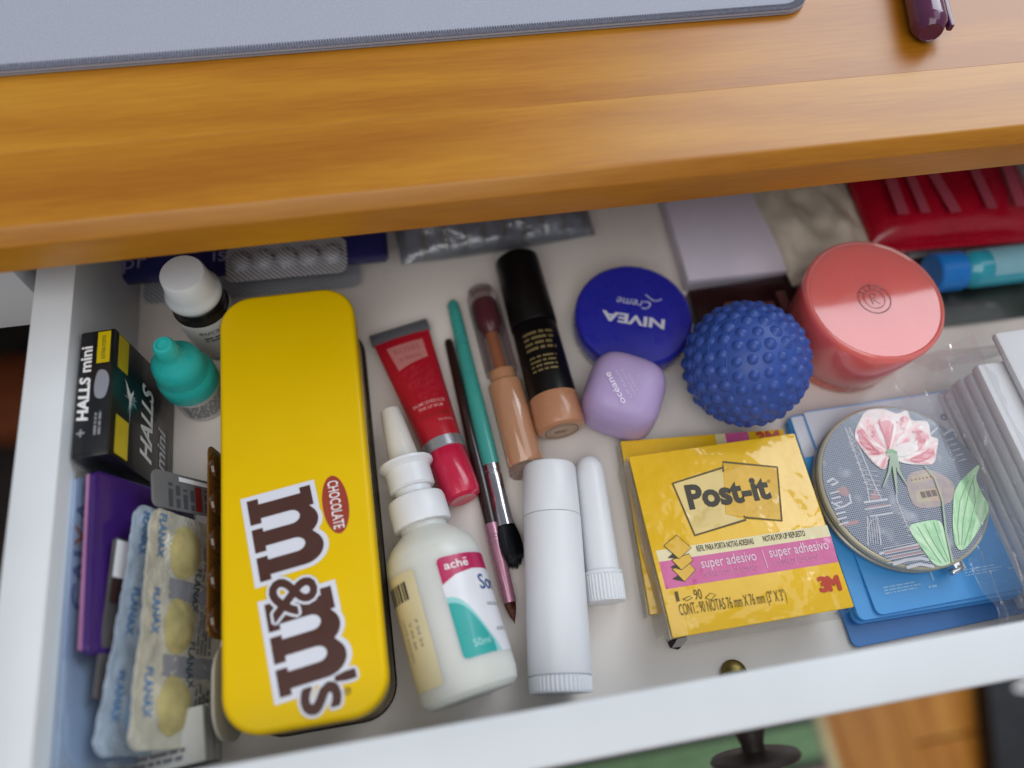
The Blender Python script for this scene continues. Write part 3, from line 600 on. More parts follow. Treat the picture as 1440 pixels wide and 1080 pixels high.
# ------------------------------------------------------------------ pink jar
jr = thing('pink_jar', 'coral pink plastic jar with embossed round emblem on its flat top', 'jar', T(.2055, .1515, 0))
JH = .0445
link('jar_body', lathe([(0, 0), (.0254, 0), (.0272, .0010), (.0282, .004), (.0290, .0098), (0, .0098)], 72), mat('coral_body', 'EA6450', .28, vary=.03, sss=.8, sssr=(.02, .007, .005), coat=.2), jr)
coral = mat('coral_lid', 'E4726E', .12, vary=.02, sss=.8, sssr=(.02, .008, .006), coat=.6, coatr=.05)
link('lid', lathe([(0, .0100), (.0290, .0100), (.0292, .0106), (.0320, JH - .0035), (.0318, JH - .0012), (.0310, JH - .0002), (.0304, JH), (.0300, JH - .0004), (.0296, JH - .0008), (.015, JH - .00125), (0, JH - .0012)], 90), coral, jr)
link('emblem', tube([(.0074 * math.cos(2 * math.pi * k / 48), .0074 * math.sin(2 * math.pi * k / 48), JH - .0014) for k in range(48)], .00035, 8, True), coral, jr)
link('emblem', tube([(.0048 * math.cos(2 * math.pi * k / 40), .0048 * math.sin(2 * math.pi * k / 40), JH - .0014) for k in range(40)], .0003, 8, True), coral, jr)
for k in range(5): a_ = math.radians(40 + 25 * k); link('emblem_ray', tube([(.0048 * math.cos(a_), .0048 * math.sin(a_), JH - .00125), (.0074 * math.cos(a_), .0074 * math.sin(a_), JH - .00125)], .00025, 6), coral, jr)
link('emblem_letter', tube([(x * 1.25, y * 1.25, z) for x, y, z in [(-.0012, -.0022, JH - .00125), (-.0012, .002, JH - .00125), (.0004, .0022, JH - .00125), (.0012, .0012, JH - .00125), (.0002, .0002, JH - .00125), (-.001, 0, JH - .00125), (.0014, -.0022, JH - .00125)]], .00030, 6), coral, jr)
# ------------------------------------------------------------------ sticky-note pads
pyel = mat('wrap_yellow', 'E6B606', .34, vary=.05, vscale=18, coat=.8, coatr=.05, bump=1, bscale=48, bdist=.0022)
paper = mat('pad_paper', 'D8C58A', .6, vary=.06, bump=.4, bscale=900, stretch=(.02, .02, 4))
cream = mat('wrap_cream', 'DCCFA0', .3, coat=.8, coatr=.05, bump=1, bscale=48, bdist=.0022, vary=.03)
pinkw = mat('wrap_pink', 'C8548E', .3, coat=.8, coatr=.05, bump=1, bscale=48, bdist=.0022, vary=.03)
redi = mat('logo_red', 'B8361C', .4); dk = mat('logo_dark', '3A3424', .4); dkg = mat('logo_brown', '5A4B1C', .4)
wrapf = film_mat('pad_film', (1, .98, .93), .2, .06, .8, 60, .05)
def pad(label, M, z0, z1):
    t = thing('sticky_note_pad', label, 'notepad', M, 'pads of sticky notes in film wrap')
    link('notes', box(-.0375, -.0375, z0, .0375, .0375, z1 - .0008, .0004), paper, t)
    link('printed_card', prism(rr(.0764, .0764, .0008, 3), z1 - .0008, z1, .0003, 2), pyel, t)
    link('film_wrap', box(-.0388, -.0386, z0 - .0001, -.0383, .0386, z1 - .0012, .0002), wrapf, t)
    return t
lp = pad('lower pad of yellow sticky notes lying half hidden beneath the other pad', T(.1193, .0722, 0, math.radians(-3.9)), .0005, .0102)
C = Crop(790, 340, 3.6, .0102, lp)
q = [C(775, 965), C(825, 960), C(825, 1040), C(775, 1040)]
x0 = C(776, 985)[0]; x1 = C(828, 985)[0]; x2 = C(944, 975)[0]
decal('print_band', lp, [rect2d(x0, -.038, x1, .038)], lambda u, v: (u, v, .01032), cream); decal('print_band', lp, [rect2d(x1, -.038, x2, .038)], lambda u, v: (u, v, .01032), pinkw)
decal('lettering', lp, [move(text2d('super adesivo', .0042, bold=.006), (x1 + x2) / 2 + .002, .016, math.pi / 2), ], lambda u, v: (u, v, .01042), white_ink)
x3 = C(1040, 968); decal('lettering', lp, fat(move(text2d('3', .0060), x3[0] - .0035, x3[1] - .0055), .0005) + fat(move(text2d('M', .0060), x3[0] + .0022, x3[1] - .0055), .0005), lambda u, v: (u, v, .01042), redi)
tp = pad('upper pad of yellow sticky notes with large printed logo and pink band', T(.1213, .0635, 0, math.radians(-.1)), .0106, .0200)
zt_ = .0200; C = Crop(860, 580, 3.178, zt_, tp)
Z = lambda h: (lambda u, v: (u, v, zt_ + h))
decal('print_band', tp, [poly2d([(-.0381, C(215, 640)[1]), (-.0381, C(200, 617)[1]), (.0381, C(965, 503)[1]), (.0381, C(985, 555)[1])])] if False else [poly2d(C.pts([(197, 618), (962, 503), (980, 553), (212, 668)]))], Z(.00008), cream)
decal('print_band', tp, [poly2d(C.pts([(212, 668), (980, 553), (1013, 668), (243, 790)]))], Z(.00008), pinkw)
left = [(272, 318), (497, 245), (600, 480), (372, 550)]; right = [(497, 220), (740, 243), (762, 485), (508, 455)]
decal('logo_panel', tp, [poly2d(C.pts([(278, 320), (497, 250), (508, 455), (592, 478), (374, 545)]))], Z(.0001), mat('logo_cream', 'D9BE72', .3, coat=.8, coatr=.05, bump=1, bscale=48, bdist=.0022))
decal('logo_panel', tp, [poly2d(C.pts([(499, 224), (737, 247), (757, 480), (596, 470), (511, 455)]))], Z(.00016), mat('logo_yellow', 'D6A600', .3, coat=.8, coatr=.05, bump=1, bscale=48, bdist=.0022))
wd = .0009
decal('logo_outline', tp, [stroke2d(C.pts([(497, 262), (497, 247), (272, 318), (372, 550), (600, 480), (590, 462)]), wd)], Z(.00022), dkg)
decal('logo_outline', tp, [stroke2d(C.pts([(499, 265), (497, 222), (740, 245), (760, 484), (596, 470)]), wd)], Z(.00026), dkg)
decal('lettering', tp, [C.text((348, 430), (716, 380), 'Post-it', .0098, bold=.042)], Z(.0003), dk)
decal('lettering', tp, [C.text((697, 316), (712, 313), '®', .0013)], Z(.0003), dkg)
decal('lettering', tp, [C.text((383, 622), (637, 588), 'REFIL PARA PORTA NOTAS ADESIVAS', .0024, bold=.008), C.text((680, 578), (867, 552), 'NOTAS POP-UP REPUESTO', .0024, bold=.008)], Z(.0003), dk)
lpk = mat('pale_pink_ink', 'E3C4D2', .4); fpk = mat('faint_pink_ink', 'D58FB2', .4)
decal('lettering', tp, [C.text((403, 697), (650, 660), 'super adesivo', .0040, bold=.01), C.text((708, 648), (972, 610), 'super adhesivo', .0040, bold=.01)], Z(.0003), lpk)
decal('divider_line', tp, [stroke2d(C.pts([(671, 615), (697, 695)]), .0003)], Z(.0003), lpk)
decal('lettering', tp, [C.text((415, 738), (660, 700), '2x MAIS PODER DE ADESÃO*', .0022), C.text((722, 688), (932, 655), '2x PODER DE ADHESIÓN*', .0022)], Z(.0003), fpk)
decal('lettering', tp, fat(C.text((937, 800), (972, 796), '3', .0054), .0005) + fat(C.text((976, 796), (1025, 790), 'M', .0054), .0005), Z(.0003), redi)
decal('lettering', tp, [C.text((308, 908), (785, 838), 'CONT.: 90 NOTAS 76 mm X 76 mm (3" X 3")', .0044), C.text((290, 846), (305, 844), '1', .0040), C.text((373, 838), (408, 833), '90', .0040)], Z(.0003), dkg)
ob = mat('icon_line', '5E4F14', .4)
decal('icon', tp, [stroke2d(C.pts([(318, 835), (345, 823), (362, 827), (338, 842), (318, 835)]), .0003), stroke2d(C.pts([(418, 830), (440, 808), (466, 815), (444, 838), (418, 830)]), .0003)], Z(.0003), ob)
for i_, (c_, sh_) in enumerate((([(270, 700), (345, 672), (374, 705), (326, 757)], [(270, 745), (326, 757), (296, 728)]), ([(268, 660), (345, 632), (362, 663), (312, 705)], [(262, 692), (312, 705), (285, 680)]), ([(233, 596), (290, 549), (355, 606), (300, 655)], [(250, 650), (300, 655), (272, 632)]))):
    decal('icon', tp, [poly2d(C.pts(sh_))], Z(.0002 + i_ * .0001), dk)
    decal('icon', tp, [poly2d(C.pts(c_))], Z(.00024 + i_ * .0001), MATS['logo_yellow'])
    decal('icon_outline', tp, [stroke2d(C.pts(c_ + c_[:1]), .0003)], Z(.00028 + i_ * .0001), dkg)
link('film_flap', sheet(16, 10, lambda s, t: (-.0388 + .0004 * math.sin(9 * s) - .0018 * t, -.036 + .073 * s, .0188 - .0165 * t + .0006 * math.sin(14 * s + 3 * t))), film_mat('pad_film2', (1, .97, .92), .12, .1, .9, 80, .10), tp)
link('film_seal', sheet(20, 8, lambda s, t: (-.036 + .074 * s, -.0386 - .0022 * t, .0186 - .012 * t + .0007 * math.sin(17 * s))), MATS['pad_film2'], tp)
# ------------------------------------------------------------------ blue cards
cb = mat('card_blue', '4CA4EA', .42, vary=.05, vscale=20, coat=.2, coatr=.3); cwht = mat('card_white', 'CDD0DA', .5, vary=.02); cdk = mat('card_blue_dark', '3A7EC2', .42, vary=.05, vscale=20, coat=.25, coatr=.3)
cedge = mat('card_edge', '8B8C95', .6); cink = mat('card_ink', '98CCF2', .45); cink2 = mat('card_ink_dark', '4A82B4', .45)
CW, CH = .082, .0935
def card(label, x, y, rz, z, th, m, strip=True, ink=True, group=None):
    t = thing('printed_card', label, 'card', T(x, y, z, rz), group)
    link('card', prism(rr(CW, CH, .003, 4, CW / 2, CH / 2), 0, th, .0002, 1), m, t)
    if strip: decal('white_strip', t, [rect2d(.0003, CH - .0205, CW - .0003, CH - .0006)], lambda u, v: (u, v, th + .0001), cwht)
    if ink:
        ps = []
        for ox in (.0085, .046): ps += [move((q[0], q[1]), 0, 0) for q in greek(ox, .013, ox + .0135, .0205, 3, 3, .5)] + [move(text2d('1', .0052, bold=.0), ox + .0235, .0165)] + greek(ox + .0195, .0115, ox + .0265, .0132, 1, 6, .3)
        decal('print', t, ps, lambda u, v: (u, v, th + .0001), ink)
    return t
card('dark blue card lying flat on the drawer base, lowest of the stack', .1625, .0108, math.radians(1.2), .0004, .0013, cdk, ink=cink2)
gz = .0019
for k, (dx, dy, a_) in enumerate(((.1652, .0205, -.2), (.1648, .0195, -.6), (.1658, .0212, .2), (.1655, .0203, -.3))):
    card(('second blue card up from the drawer base in the stack', 'third blue card up from the drawer base in the stack', 'fourth blue card up from the drawer base in the stack', 'blue card directly beneath the topmost one, its white strip peeking out')[k], dx, dy, math.radians(a_), gz, .0015, cb if k == 3 else cedge if False else cb, strip=(k == 3), ink=cink if k == 3 else None, group='blue cards stacked under the compact'); gz += .0017
c_ = P(1234, 866, gz + .0012)
tc_ = card('topmost blue card with white strip, holding the round compact', c_.x, c_.y, math.radians(.5), gz, .0012, cb, ink=None)
C = Crop(1140, 560, 4.156, gz + .0013, tc_); p_ = C(752, 92)
decal('lettering', tc_, [move(text2d('8', .0050), p_[0], p_[1] - .0025, -1.2)], lambda u, v: (u, v, .00145), mat('pencil', '6A7080', .6))
C2 = Crop(1180, 760, 5.54, gz + .0013, tc_)
ps = []
for bx_, one, ln_ in (((360, 300, 620, 420), (735, 310), (690, 770, 350)), ((985, 165, 1250, 280), (1355, 165), (1310, 1400, 205))):
    a_ = C2(bx_[0], bx_[3]); b_ = C2(bx_[2], bx_[1]); ps += greek(a_[0], a_[1], b_[0], b_[1], 3, 5, .5); o_ = C2(*one); ps.append(move(text2d('1', .0060, bold=.01), o_[0], o_[1])); e_ = C2(ln_[0], ln_[2]); f_ = C2(ln_[1], ln_[2]); ps += greek(e_[0], e_[1] - .0012, f_[0], e_[1], 1, 7, .2)
decal('print', tc_, ps, lambda u, v: (u, v, .0014), cink)
decal('print', tc_, [ring2d(CW - .007, .045, .0035, .0039)], lambda u, v: (u, v, .0014), cink)
gz += .0013
# ------------------------------------------------------------------ compact mirror
cz = gz + .0003; zc3 = cz + .0112
pc_ = (P(1151, 663, zc3) + P(1396, 692, zc3) + P(1244, 573, zc3) + P(1301, 802, zc3)) / 4
cmp_ = thing('compact_mirror', 'round compact mirror with printed flower and tower picture on its lid', 'compact', T(pc_.x, pc_.y, 0))
RC = .0372
pale = mat('compact_metal', 'A8A49C', .3, metal=.7); 
link('base_shell', lathe([(0, cz), (.034, cz), (.0362, cz + .0010), (.0370, cz + .0024), (.0370, cz + .0040), (.0362, cz + .0046), (0, cz + .0046)], 90), pale, cmp_)
link('seam', lathe([(0, cz + .0044), (.0352, cz + .0044), (.0352, cz + .0064), (0, cz + .0064)], 90), mat('seam_dark', '1C1B1A', .5), cmp_)
link('lid_shell', lathe([(0, cz + .0062), (.0360, cz + .0062), (.0370, cz + .0070), (RC, cz + .0085), (RC, cz + .0098), (.0366, cz + .0106), (.0360, cz + .0108), (0, cz + .0108)], 90), mat('compact_cream', 'BDB59E', .35, metal=.25), cmp_)
def mesh_print():
    m = bpy.data.materials.new('mesh_print'); m.use_nodes = True; MATS['mesh_print'] = m
    N = m.node_tree.nodes; L = m.node_tree.links; b = N['Principled BSDF']
    tc = N.new('ShaderNodeTexCoord'); mp = N.new('ShaderNodeMapping'); mp.inputs['Rotation'].default_value = (0, 0, .75); L.new(tc.outputs['Object'], mp.inputs[0])
    ck = N.new('ShaderNodeTexChecker'); ck.inputs['Scale'].default_value = 1700; ck.inputs[1].default_value = rgb('3C4458'); ck.inputs[2].default_value = rgb('949BAA'); L.new(mp.outputs[0], ck.inputs[0])
    n = N.new('ShaderNodeTexNoise'); n.inputs['Scale'].default_value = 90; n.inputs['Detail'].default_value = 5; L.new(tc.outputs['Object'], n.inputs['Vector'])
    r = N.new('ShaderNodeValToRGB'); r.color_ramp.elements[0].position = .56; r.color_ramp.elements[1].position = .78; L.new(n.outputs['Fac'], r.inputs[0])
    mx = N.new('ShaderNodeMix'); mx.data_type = 'RGBA'; L.new(r.outputs[0], mx.inputs[0]); L.new(ck.outputs[0], mx.inputs[6]); mx.inputs[7].default_value = rgb('B0B3BC')
    L.new(mx.outputs[2], b.inputs['Base Color']); b.inputs['Roughness'].default_value = .35; b.inputs['Coat Weight'].default_value = .4; return m
link('picture', lathe([(0.0, zc3), (.0359, zc3), (.0360, zc3 - .0004), (0, zc3 - .0004)], 90), mesh_print(), cmp_, smooth=0)
C = Crop(1140, 560, 4.156, zc3, cmp_); ZZ = lambda h: (lambda u, v: (u, v, zc3 + h))
def blob(pts, n=6):
    """closed smooth outline through the points"""
    out = []; k = len(pts)
    for i in range(k):
        p0, p1, p2, p3 = [Vector(pts[(i + j - 1) % k]) for j in range(4)]
        for s in range(n):
            t = s / n; out.append(tuple(.5 * ((2 * p1) + (p2 - p0) * t + (2 * p0 - 5 * p1 + 4 * p2 - p3) * t * t + (3 * p1 - p0 - 3 * p2 + p3) * t ** 3)))
    return out
tw = mat('print_pale', 'C0C0C8', .4, coat=.4); tp2 = mat('print_rose', 'A8868A', .4, coat=.4)
def petal_mat(name, a, b, sc=170):
    m = mat(name, a, .35, col2=b, vscale=sc, coat=.4); return m
pw = petal_mat('petal_white', 'E8E4E2', 'DCC8C6'); pp = petal_mat('petal_pink', 'DC7C88', 'E6B4B4', 220); pd = petal_mat('petal_deep', 'C8606E', 'D68890', 260)
gl = petal_mat('leaf_light', 'B4DCB0', '96C69A', 150); gd = petal_mat('leaf_dark', '6F9E74', '7FAE80', 200)
lay = [0]
def pz(name, pieces, m, dz=.00003):
    lay[0] += dz; return decal(name, cmp_, pieces, ZZ(.00005 + lay[0]), m)
W_ = .00045
pz('tower_print', [stroke2d(C.pts([(200, 170), (262, 330), (330, 520), (345, 610)]), W_), stroke2d(C.pts([(225, 170), (300, 330), (370, 500), (420, 600)]), W_), stroke2d(C.pts([(490, 470), (505, 600), (560, 740), (640, 850)]), W_), stroke2d(C.pts([(310, 610), (450, 590)]), .0009), stroke2d(C.pts([(315, 650), (470, 625)]), .0006), stroke2d(C.pts([(330, 690), (335, 860)]), W_), stroke2d(C.pts([(385, 690), (410, 860)]), W_), stroke2d(C.pts([(345, 690), (480, 670)]), .0007), stroke2d(C.pts([(400, 910), (640, 850)]), .0009)] + [stroke2d(C.pts([(205 + 13 * k, 185 + 38 * k), (245 + 15 * k, 215 + 38 * k), (215 + 13 * k, 230 + 38 * k)]), .0003) for k in range(9)] + [stroke2d(C.pts([(330, 780), (350, 720), (385, 700), (400, 760), (410, 850)]), .0004)], tw)
pz('tower_print', [poly2d(C.pts([(340, 590), (375, 530), (410, 590)])), stroke2d(C.pts([(430, 905), (640, 865)]), .0012), stroke2d(C.pts([(470, 935), (660, 900)]), .0011), stroke2d(C.pts([(330, 640), (460, 620)]), .0006), poly2d(blob(C.pts([(150, 540), (195, 515), (225, 555), (200, 575)]))), stroke2d(C.pts([(190, 740), (280, 720)]), .0016)], tp2)
for p_ in [stroke2d(C.pts([(95, 490), (130, 470), (160, 490), (120, 510)]), .001), stroke2d(C.pts([(120, 610), (180, 640), (235, 610), (225, 560)]), .0009), stroke2d(C.pts([(480, 970), (560, 945), (640, 935), (690, 945)]), .0013), stroke2d(C.pts([(560, 990), (640, 970), (720, 985)]), .0012), stroke2d(C.pts([(700, 210), (745, 170), (775, 215), (830, 180), (850, 225)]), .0009)]: pz('script_print', [p_], tw, .000004)
pz('building_print', [poly2d(blob(C.pts([(560, 470), (640, 420), (730, 430), (830, 500), (820, 600), (700, 640), (600, 620)])))], petal_mat('dome_print', 'AFA09A', 'A08F92', 300))
pz('building_print', [poly2d(C.pts([(585, 460), (700, 430), (740, 470), (590, 500)])), poly2d(C.pts([(610, 540), (760, 520), (770, 600), (620, 610)]))], petal_mat('dome_print2', 'B5AE92', 'B99A8C', 300))
pz('building_print', [rect2d(*C(650, 585), *C(662, 545)), rect2d(*C(682, 580), *C(694, 540)), rect2d(*C(714, 575), *C(726, 535))] + [circ2d(*C(590 + 22 * k, 480 - 4 * k), .0004, n=8) for k in range(6)], mat('print_grey', '7A6A66', .4))
def radial_print(name, base, fa, fr, stops, rough=.35):
    """printed petals: streaks fanning out of a base point"""
    m = bpy.data.materials.new(name); m.use_nodes = True; MATS[name] = m
    N = m.node_tree.nodes; L = m.node_tree.links; b = N['Principled BSDF']
    tc = N.new('ShaderNodeTexCoord'); sub = N.new('ShaderNodeVectorMath'); sub.operation = 'SUBTRACT'; sub.inputs[1].default_value = (base[0], base[1], 0); L.new(tc.outputs['Object'], sub.inputs[0])
    sx = N.new('ShaderNodeSeparateXYZ'); L.new(sub.outputs[0], sx.inputs[0])
    at = N.new('ShaderNodeMath'); at.operation = 'ARCTAN2'; L.new(sx.outputs[1], at.inputs[0]); L.new(sx.outputs[0], at.inputs[1])
    cx = N.new('ShaderNodeCombineXYZ'); L.new(sx.outputs[0], cx.inputs[0]); L.new(sx.outputs[1], cx.inputs[1])
    ln = N.new('ShaderNodeVectorMath'); ln.operation = 'LENGTH'; L.new(cx.outputs[0], ln.inputs[0])
    ma = N.new('ShaderNodeMath'); ma.operation = 'MULTIPLY'; ma.inputs[1].default_value = fa; L.new(at.outputs[0], ma.inputs[0])
    mr = N.new('ShaderNodeMath'); mr.operation = 'MULTIPLY'; mr.inputs[1].default_value = fr; L.new(ln.outputs['Value'], mr.inputs[0])
    cv = N.new('ShaderNodeCombineXYZ'); L.new(ma.outputs[0], cv.inputs[0]); L.new(mr.outputs[0], cv.inputs[1])
    n = N.new('ShaderNodeTexNoise'); n.inputs['Scale'].default_value = 1; n.inputs['Detail'].default_value = 5; L.new(cv.outputs[0], n.inputs['Vector'])
    n2 = N.new('ShaderNodeTexNoise'); n2.inputs['Scale'].default_value = 260; n2.inputs['Detail'].default_value = 2; L.new(tc.outputs['Object'], n2.inputs['Vector'])
    mx_ = N.new('ShaderNodeMath'); mx_.operation = 'MULTIPLY_ADD'; mx_.inputs[1].default_value = .25; L.new(n2.outputs['Fac'], mx_.inputs[0]); L.new(n.outputs['Fac'], mx_.inputs[2])
    rp_ = N.new('ShaderNodeValToRGB'); e = rp_.color_ramp.elements
    e[0].position, e[0].color = stops[0][0], rgb(stops[0][1]); e[1].position, e[1].color = stops[-1][0], rgb(stops[-1][1])
    for p, c in stops[1:-1]: x = e.new(p); x.color = rgb(c)
    L.new(mx_.outputs[0], rp_.inputs[0]); L.new(rp_.outputs[0], b.inputs['Base Color']); b.inputs['Roughness'].default_value = rough; b.inputs['Coat Weight'].default_value = .3
    return m
lf1 = radial_print('leaf_fan', C(815, 1000), 9, 30, [(.40, '7FB487'), (.55, 'A8D6A6'), (.75, 'CBE6C4')])
lf2 = radial_print('leaf_fan_tall', C(885, 1000), 14, 30, [(.40, '78AE80'), (.55, 'A2D2A0'), (.75, 'C6E4BE')])
pz('lattice_print', [stroke2d(C.pts([(300 + 6 * k, 420 + 28 * k), (390 + 5 * k, 430 + 28 * k)]), .0003) for k in range(6)] + [stroke2d(C.pts([(335 + 14 * k, 700), (350 + 14 * k, 850)]), .00025) for k in range(5)] + [stroke2d(C.pts([(500 + 10 * k, 610 + 26 * k), (540 + 12 * k, 640 + 26 * k), (495 + 12 * k, 650 + 26 * k)]), .00028) for k in range(7)] + [stroke2d(C.pts([(110 + 9 * k, 560 + 30 * k), (165 + 9 * k, 545 + 30 * k)]), .0007) for k in range(7)] + [stroke2d(C.pts([(420 + 5 * k, 880 + 17 * k), (600 + 14 * k, 845 + 15 * k)]), .0003) for k in range(6)] + [stroke2d(C.pts([(790 + 18 * k, 250 + 30 * k), (835 + 18 * k, 235 + 30 * k)]), .0004) for k in range(5)], tw)
pz('leaf_print', [poly2d(blob(C.pts([(575, 760), (640, 725), (740, 715), (775, 760), (800, 870), (815, 960), (730, 975), (650, 880)])))], lf1)
pz('leaf_print', [poly2d(blob(C.pts([(985, 395), (940, 420), (850, 520), (830, 640), (830, 780), (850, 870), (900, 880), (985, 760), (1040, 640), (1000, 560), (965, 470)])))], lf2)
pz('leaf_vein', [stroke2d(C.pts([(955, 450), (920, 560), (890, 700), (880, 860)]), .0004), stroke2d(C.pts([(945, 470), (960, 600), (930, 740), (895, 860)]), .0004), stroke2d(C.pts([(920, 480), (870, 600), (855, 740), (865, 860)]), .0004), stroke2d(C.pts([(620, 750), (680, 850), (760, 965)]), .0004), stroke2d(C.pts([(660, 735), (720, 850), (790, 960)]), .0004), stroke2d(C.pts([(715, 725), (760, 850), (805, 955)]), .0004)], gd)
fbm = C(462, 320)
ft = radial_print('petal_fan', fbm, 5, 60, [(.36, 'C25A6C'), (.50, 'DC8C98'), (.60, 'E9C3C4'), (.74, 'F0EAE8')]); ft2 = radial_print('petal_fan_deep', fbm, 7, 70, [(.38, 'B64A5C'), (.52, 'D07482'), (.68, 'E2A8AE')])
pz('flower_print', [poly2d(blob(C.pts([(290, 120), (330, 75), (420, 65), (500, 90), (560, 75), (590, 130), (680, 140), (700, 220), (740, 240), (735, 300), (715, 380), (640, 390), (540, 380), (460, 350), (430, 415), (370, 385), (300, 300), (255, 220)])))], pw)
for pl_ in ([(268, 195), (300, 130), (350, 110), (385, 200), (440, 310), (390, 345), (310, 300), (262, 245)], [(385, 150), (430, 100), (490, 130), (505, 220), (455, 310), (415, 230)], [(520, 130), (560, 110), (590, 170), (570, 260), (500, 300)], [(585, 160), (650, 165), (690, 235), (665, 310), (600, 335), (560, 320), (610, 250)], [(640, 300), (732, 250), (728, 330), (700, 385), (600, 378), (545, 355)], [(300, 290), (350, 330), (440, 345), (432, 408), (375, 385)]):
    pz('flower_print', [poly2d(blob(C.pts(pl_)))], ft)
for pl_ in ([(275, 215), (300, 180), (340, 250), (400, 315), (380, 335), (310, 285)], [(400, 160), (440, 130), (470, 160), (455, 290), (425, 230)], [(610, 190), (655, 200), (670, 250), (640, 300), (600, 318), (625, 250)], [(650, 320), (715, 300), (705, 350), (640, 368), (575, 360)]):
    pz('flower_print', [poly2d(blob(C.pts(pl_)))], ft2)
pz('flower_print', [stroke2d(C.pts([(395, 140), (430, 220), (448, 305)]), [.0003, .0009, .0003]), stroke2d(C.pts([(285, 200), (340, 270), (400, 330)]), [.0003, .001, .0003]), stroke2d(C.pts([(480, 150), (465, 230), (452, 300)]), [.0003, .0008, .0003]), stroke2d(C.pts([(590, 200), (625, 200), (650, 260)]), .0006), stroke2d(C.pts([(690, 300), (640, 340), (580, 360)]), [.0003, .001, .0003]), stroke2d(C.pts([(700, 340), (650, 370), (600, 372)]), .0005)] + [circ2d(*C(350 + random.uniform(-30, 30), 190 + random.uniform(-60, 50)), .00028, n=6) for _ in range(16)] + [circ2d(*C(525 + random.uniform(-30, 30), 170 + random.uniform(-50, 40)), .00028, n=6) for _ in range(14)], pd)
pz('flower_print', [poly2d(blob(C.pts([(440, 330), (520, 270), (600, 265), (625, 300), (570, 335), (500, 345)])))], pw)
pz('stem_print', [stroke2d(C.pts([(455, 315), (470, 350), (455, 430), (420, 520)]), [.0022, .0016, .001, .0005]), stroke2d(C.pts([(475, 320), (485, 420), (500, 560)]), [.0022, .0015, .0005]), stroke2d(C.pts([(490, 330), (510, 430), (560, 510)]), [.002, .0012, .0005]), stroke2d(C.pts([(660, 395), (720, 470), (765, 600), (785, 780), (825, 960)]), [.0004, .0006, .0007, .0008, .0009])], mat('stem_print', 'A3B79F', .4, coat=.4))
pz('stem_print', [stroke2d(C.pts([(440, 320), (470, 310), (500, 325)]), .0016)], gd)
cl = P(1346, 802, cz + .006); ci = cmp_.matrix_world.inverted() @ cl; an = math.atan2(ci.y, ci.x)
link('clasp', box(.0350, -.0024, cz + .0035, .0395, .0024, cz + .0098, .0008), chrome, cmp_, Matrix.Rotation(an, 4, 'Z')); link('clasp_tab', box(.0385, -.0035, cz + .0040, .0410, .0035, cz + .0078, .0008), chrome, cmp_, Matrix.Rotation(an, 4, 'Z'))
# ------------------------------------------------------------------ tissue pack in film
a = P(1371, 512, .042); b = P(1446, 668, .042); d_ = (b - a).normalized()
tk = thing('tissue_pack', 'white paper tissues in crinkled clear film beside the blue cards', 'tissues', axes((a.x, a.y, 0), d_, (-d_.y, d_.x, 0)))
tw_ = mat('tissue_white', 'D6D6DA', .8, vary=.03, bump=.2, bscale=250)
for k in range(7): link('tissue', box(.0006 * (k % 3), .0 + .0005 * ((k * 5) % 4), .0008 + k * .0059, .10, .052, .0008 + k * .0059 + .0056, .0016), tw_, tk)
link('tissue', box(-.012, .012, .0425, .09, .050, .0465, .0018), tw_, tk)
def crin(s, t):
    x = -.014 + .122 * s; p = Vector((x * 60, t * 9, 3.1)); n = noise.noise(p * .9) * .003 + noise.noise(p * 2.3) * .0014
    y = .004 - .0245 * t; z = .0428 - .026 * t ** .8 - (.0 if t < .6 else .004 * (t - .6))
    return (x, y + n * .7, max(z + n * 1.2, .0145))
fm = film_mat('tissue_film', (.98, .98, .99), .14, .1, .8, 120, .08)
link('film_wrap', sheet(60, 26, crin), fm, tk)
def crin2(s, t):
    n = noise.noise(Vector((s * 7, t * 6, 1.7))) * .0018 + noise.noise(Vector((s * 17, t * 15, 5))) * .0004
    return (-.004 - .018 * t * (1 - .35 * s), -.010 + .050 * s, .0425 - .020 * t + n - .012 * (1 - s))
link('film_end', sheet(30, 24, crin2), film_mat('tissue_film_pink', (.97, .93, .92), .14, .14, .35, 60, .14), tk)
# ------------------------------------------------------------------ things at the back right
WZ = .0125; wa = P(968, 394, WZ); wb0 = P(1110, 385, WZ); ww = wb0.x - wa.x
wbx = thing('white_box', 'plain white lidded carton lying behind the dark blue cream tin', 'box', T(wa.x, wa.y, 0, -.02))
wm = mat('box_white', 'D2CBDA', .5, vary=.03)
link('carton', box(.0008, .0008, .0004, ww - .0008, .0692, .010, .0008), wm, wbx); link('lid', box(0, 0, .0062, ww, .07, WZ, .0009), wm, wbx)
cho = thing('dark_carton', 'flat dark maroon carton in front of the plain white carton', 'box', T(.166, .1745, 0, .03))
link('carton', box(-.029, -.014, .0004, .027, .0145, .0085, .0008), mat('maroon', '2A1216', .35, vary=.3, vscale=60, coat=.3), cho)
decal('print', cho, [rect2d(-.013, -.007, -.006, .004), rect2d(.004, -.009, .012, .001), rect2d(.015, -.006, .02, .006)], lambda u, v: (u, v, .0087), mat('maroon_print', '6A4444', .4))
cp = thing('cream_pouch', 'crumpled cream coloured pouch with dark letters behind the coral jar', 'pouch', T(.212, .2335, 0, .10))
cpm = mat('pouch_cream', 'C4BAAA', .5, vary=.22, vscale=45, bump=.6, bscale=90)
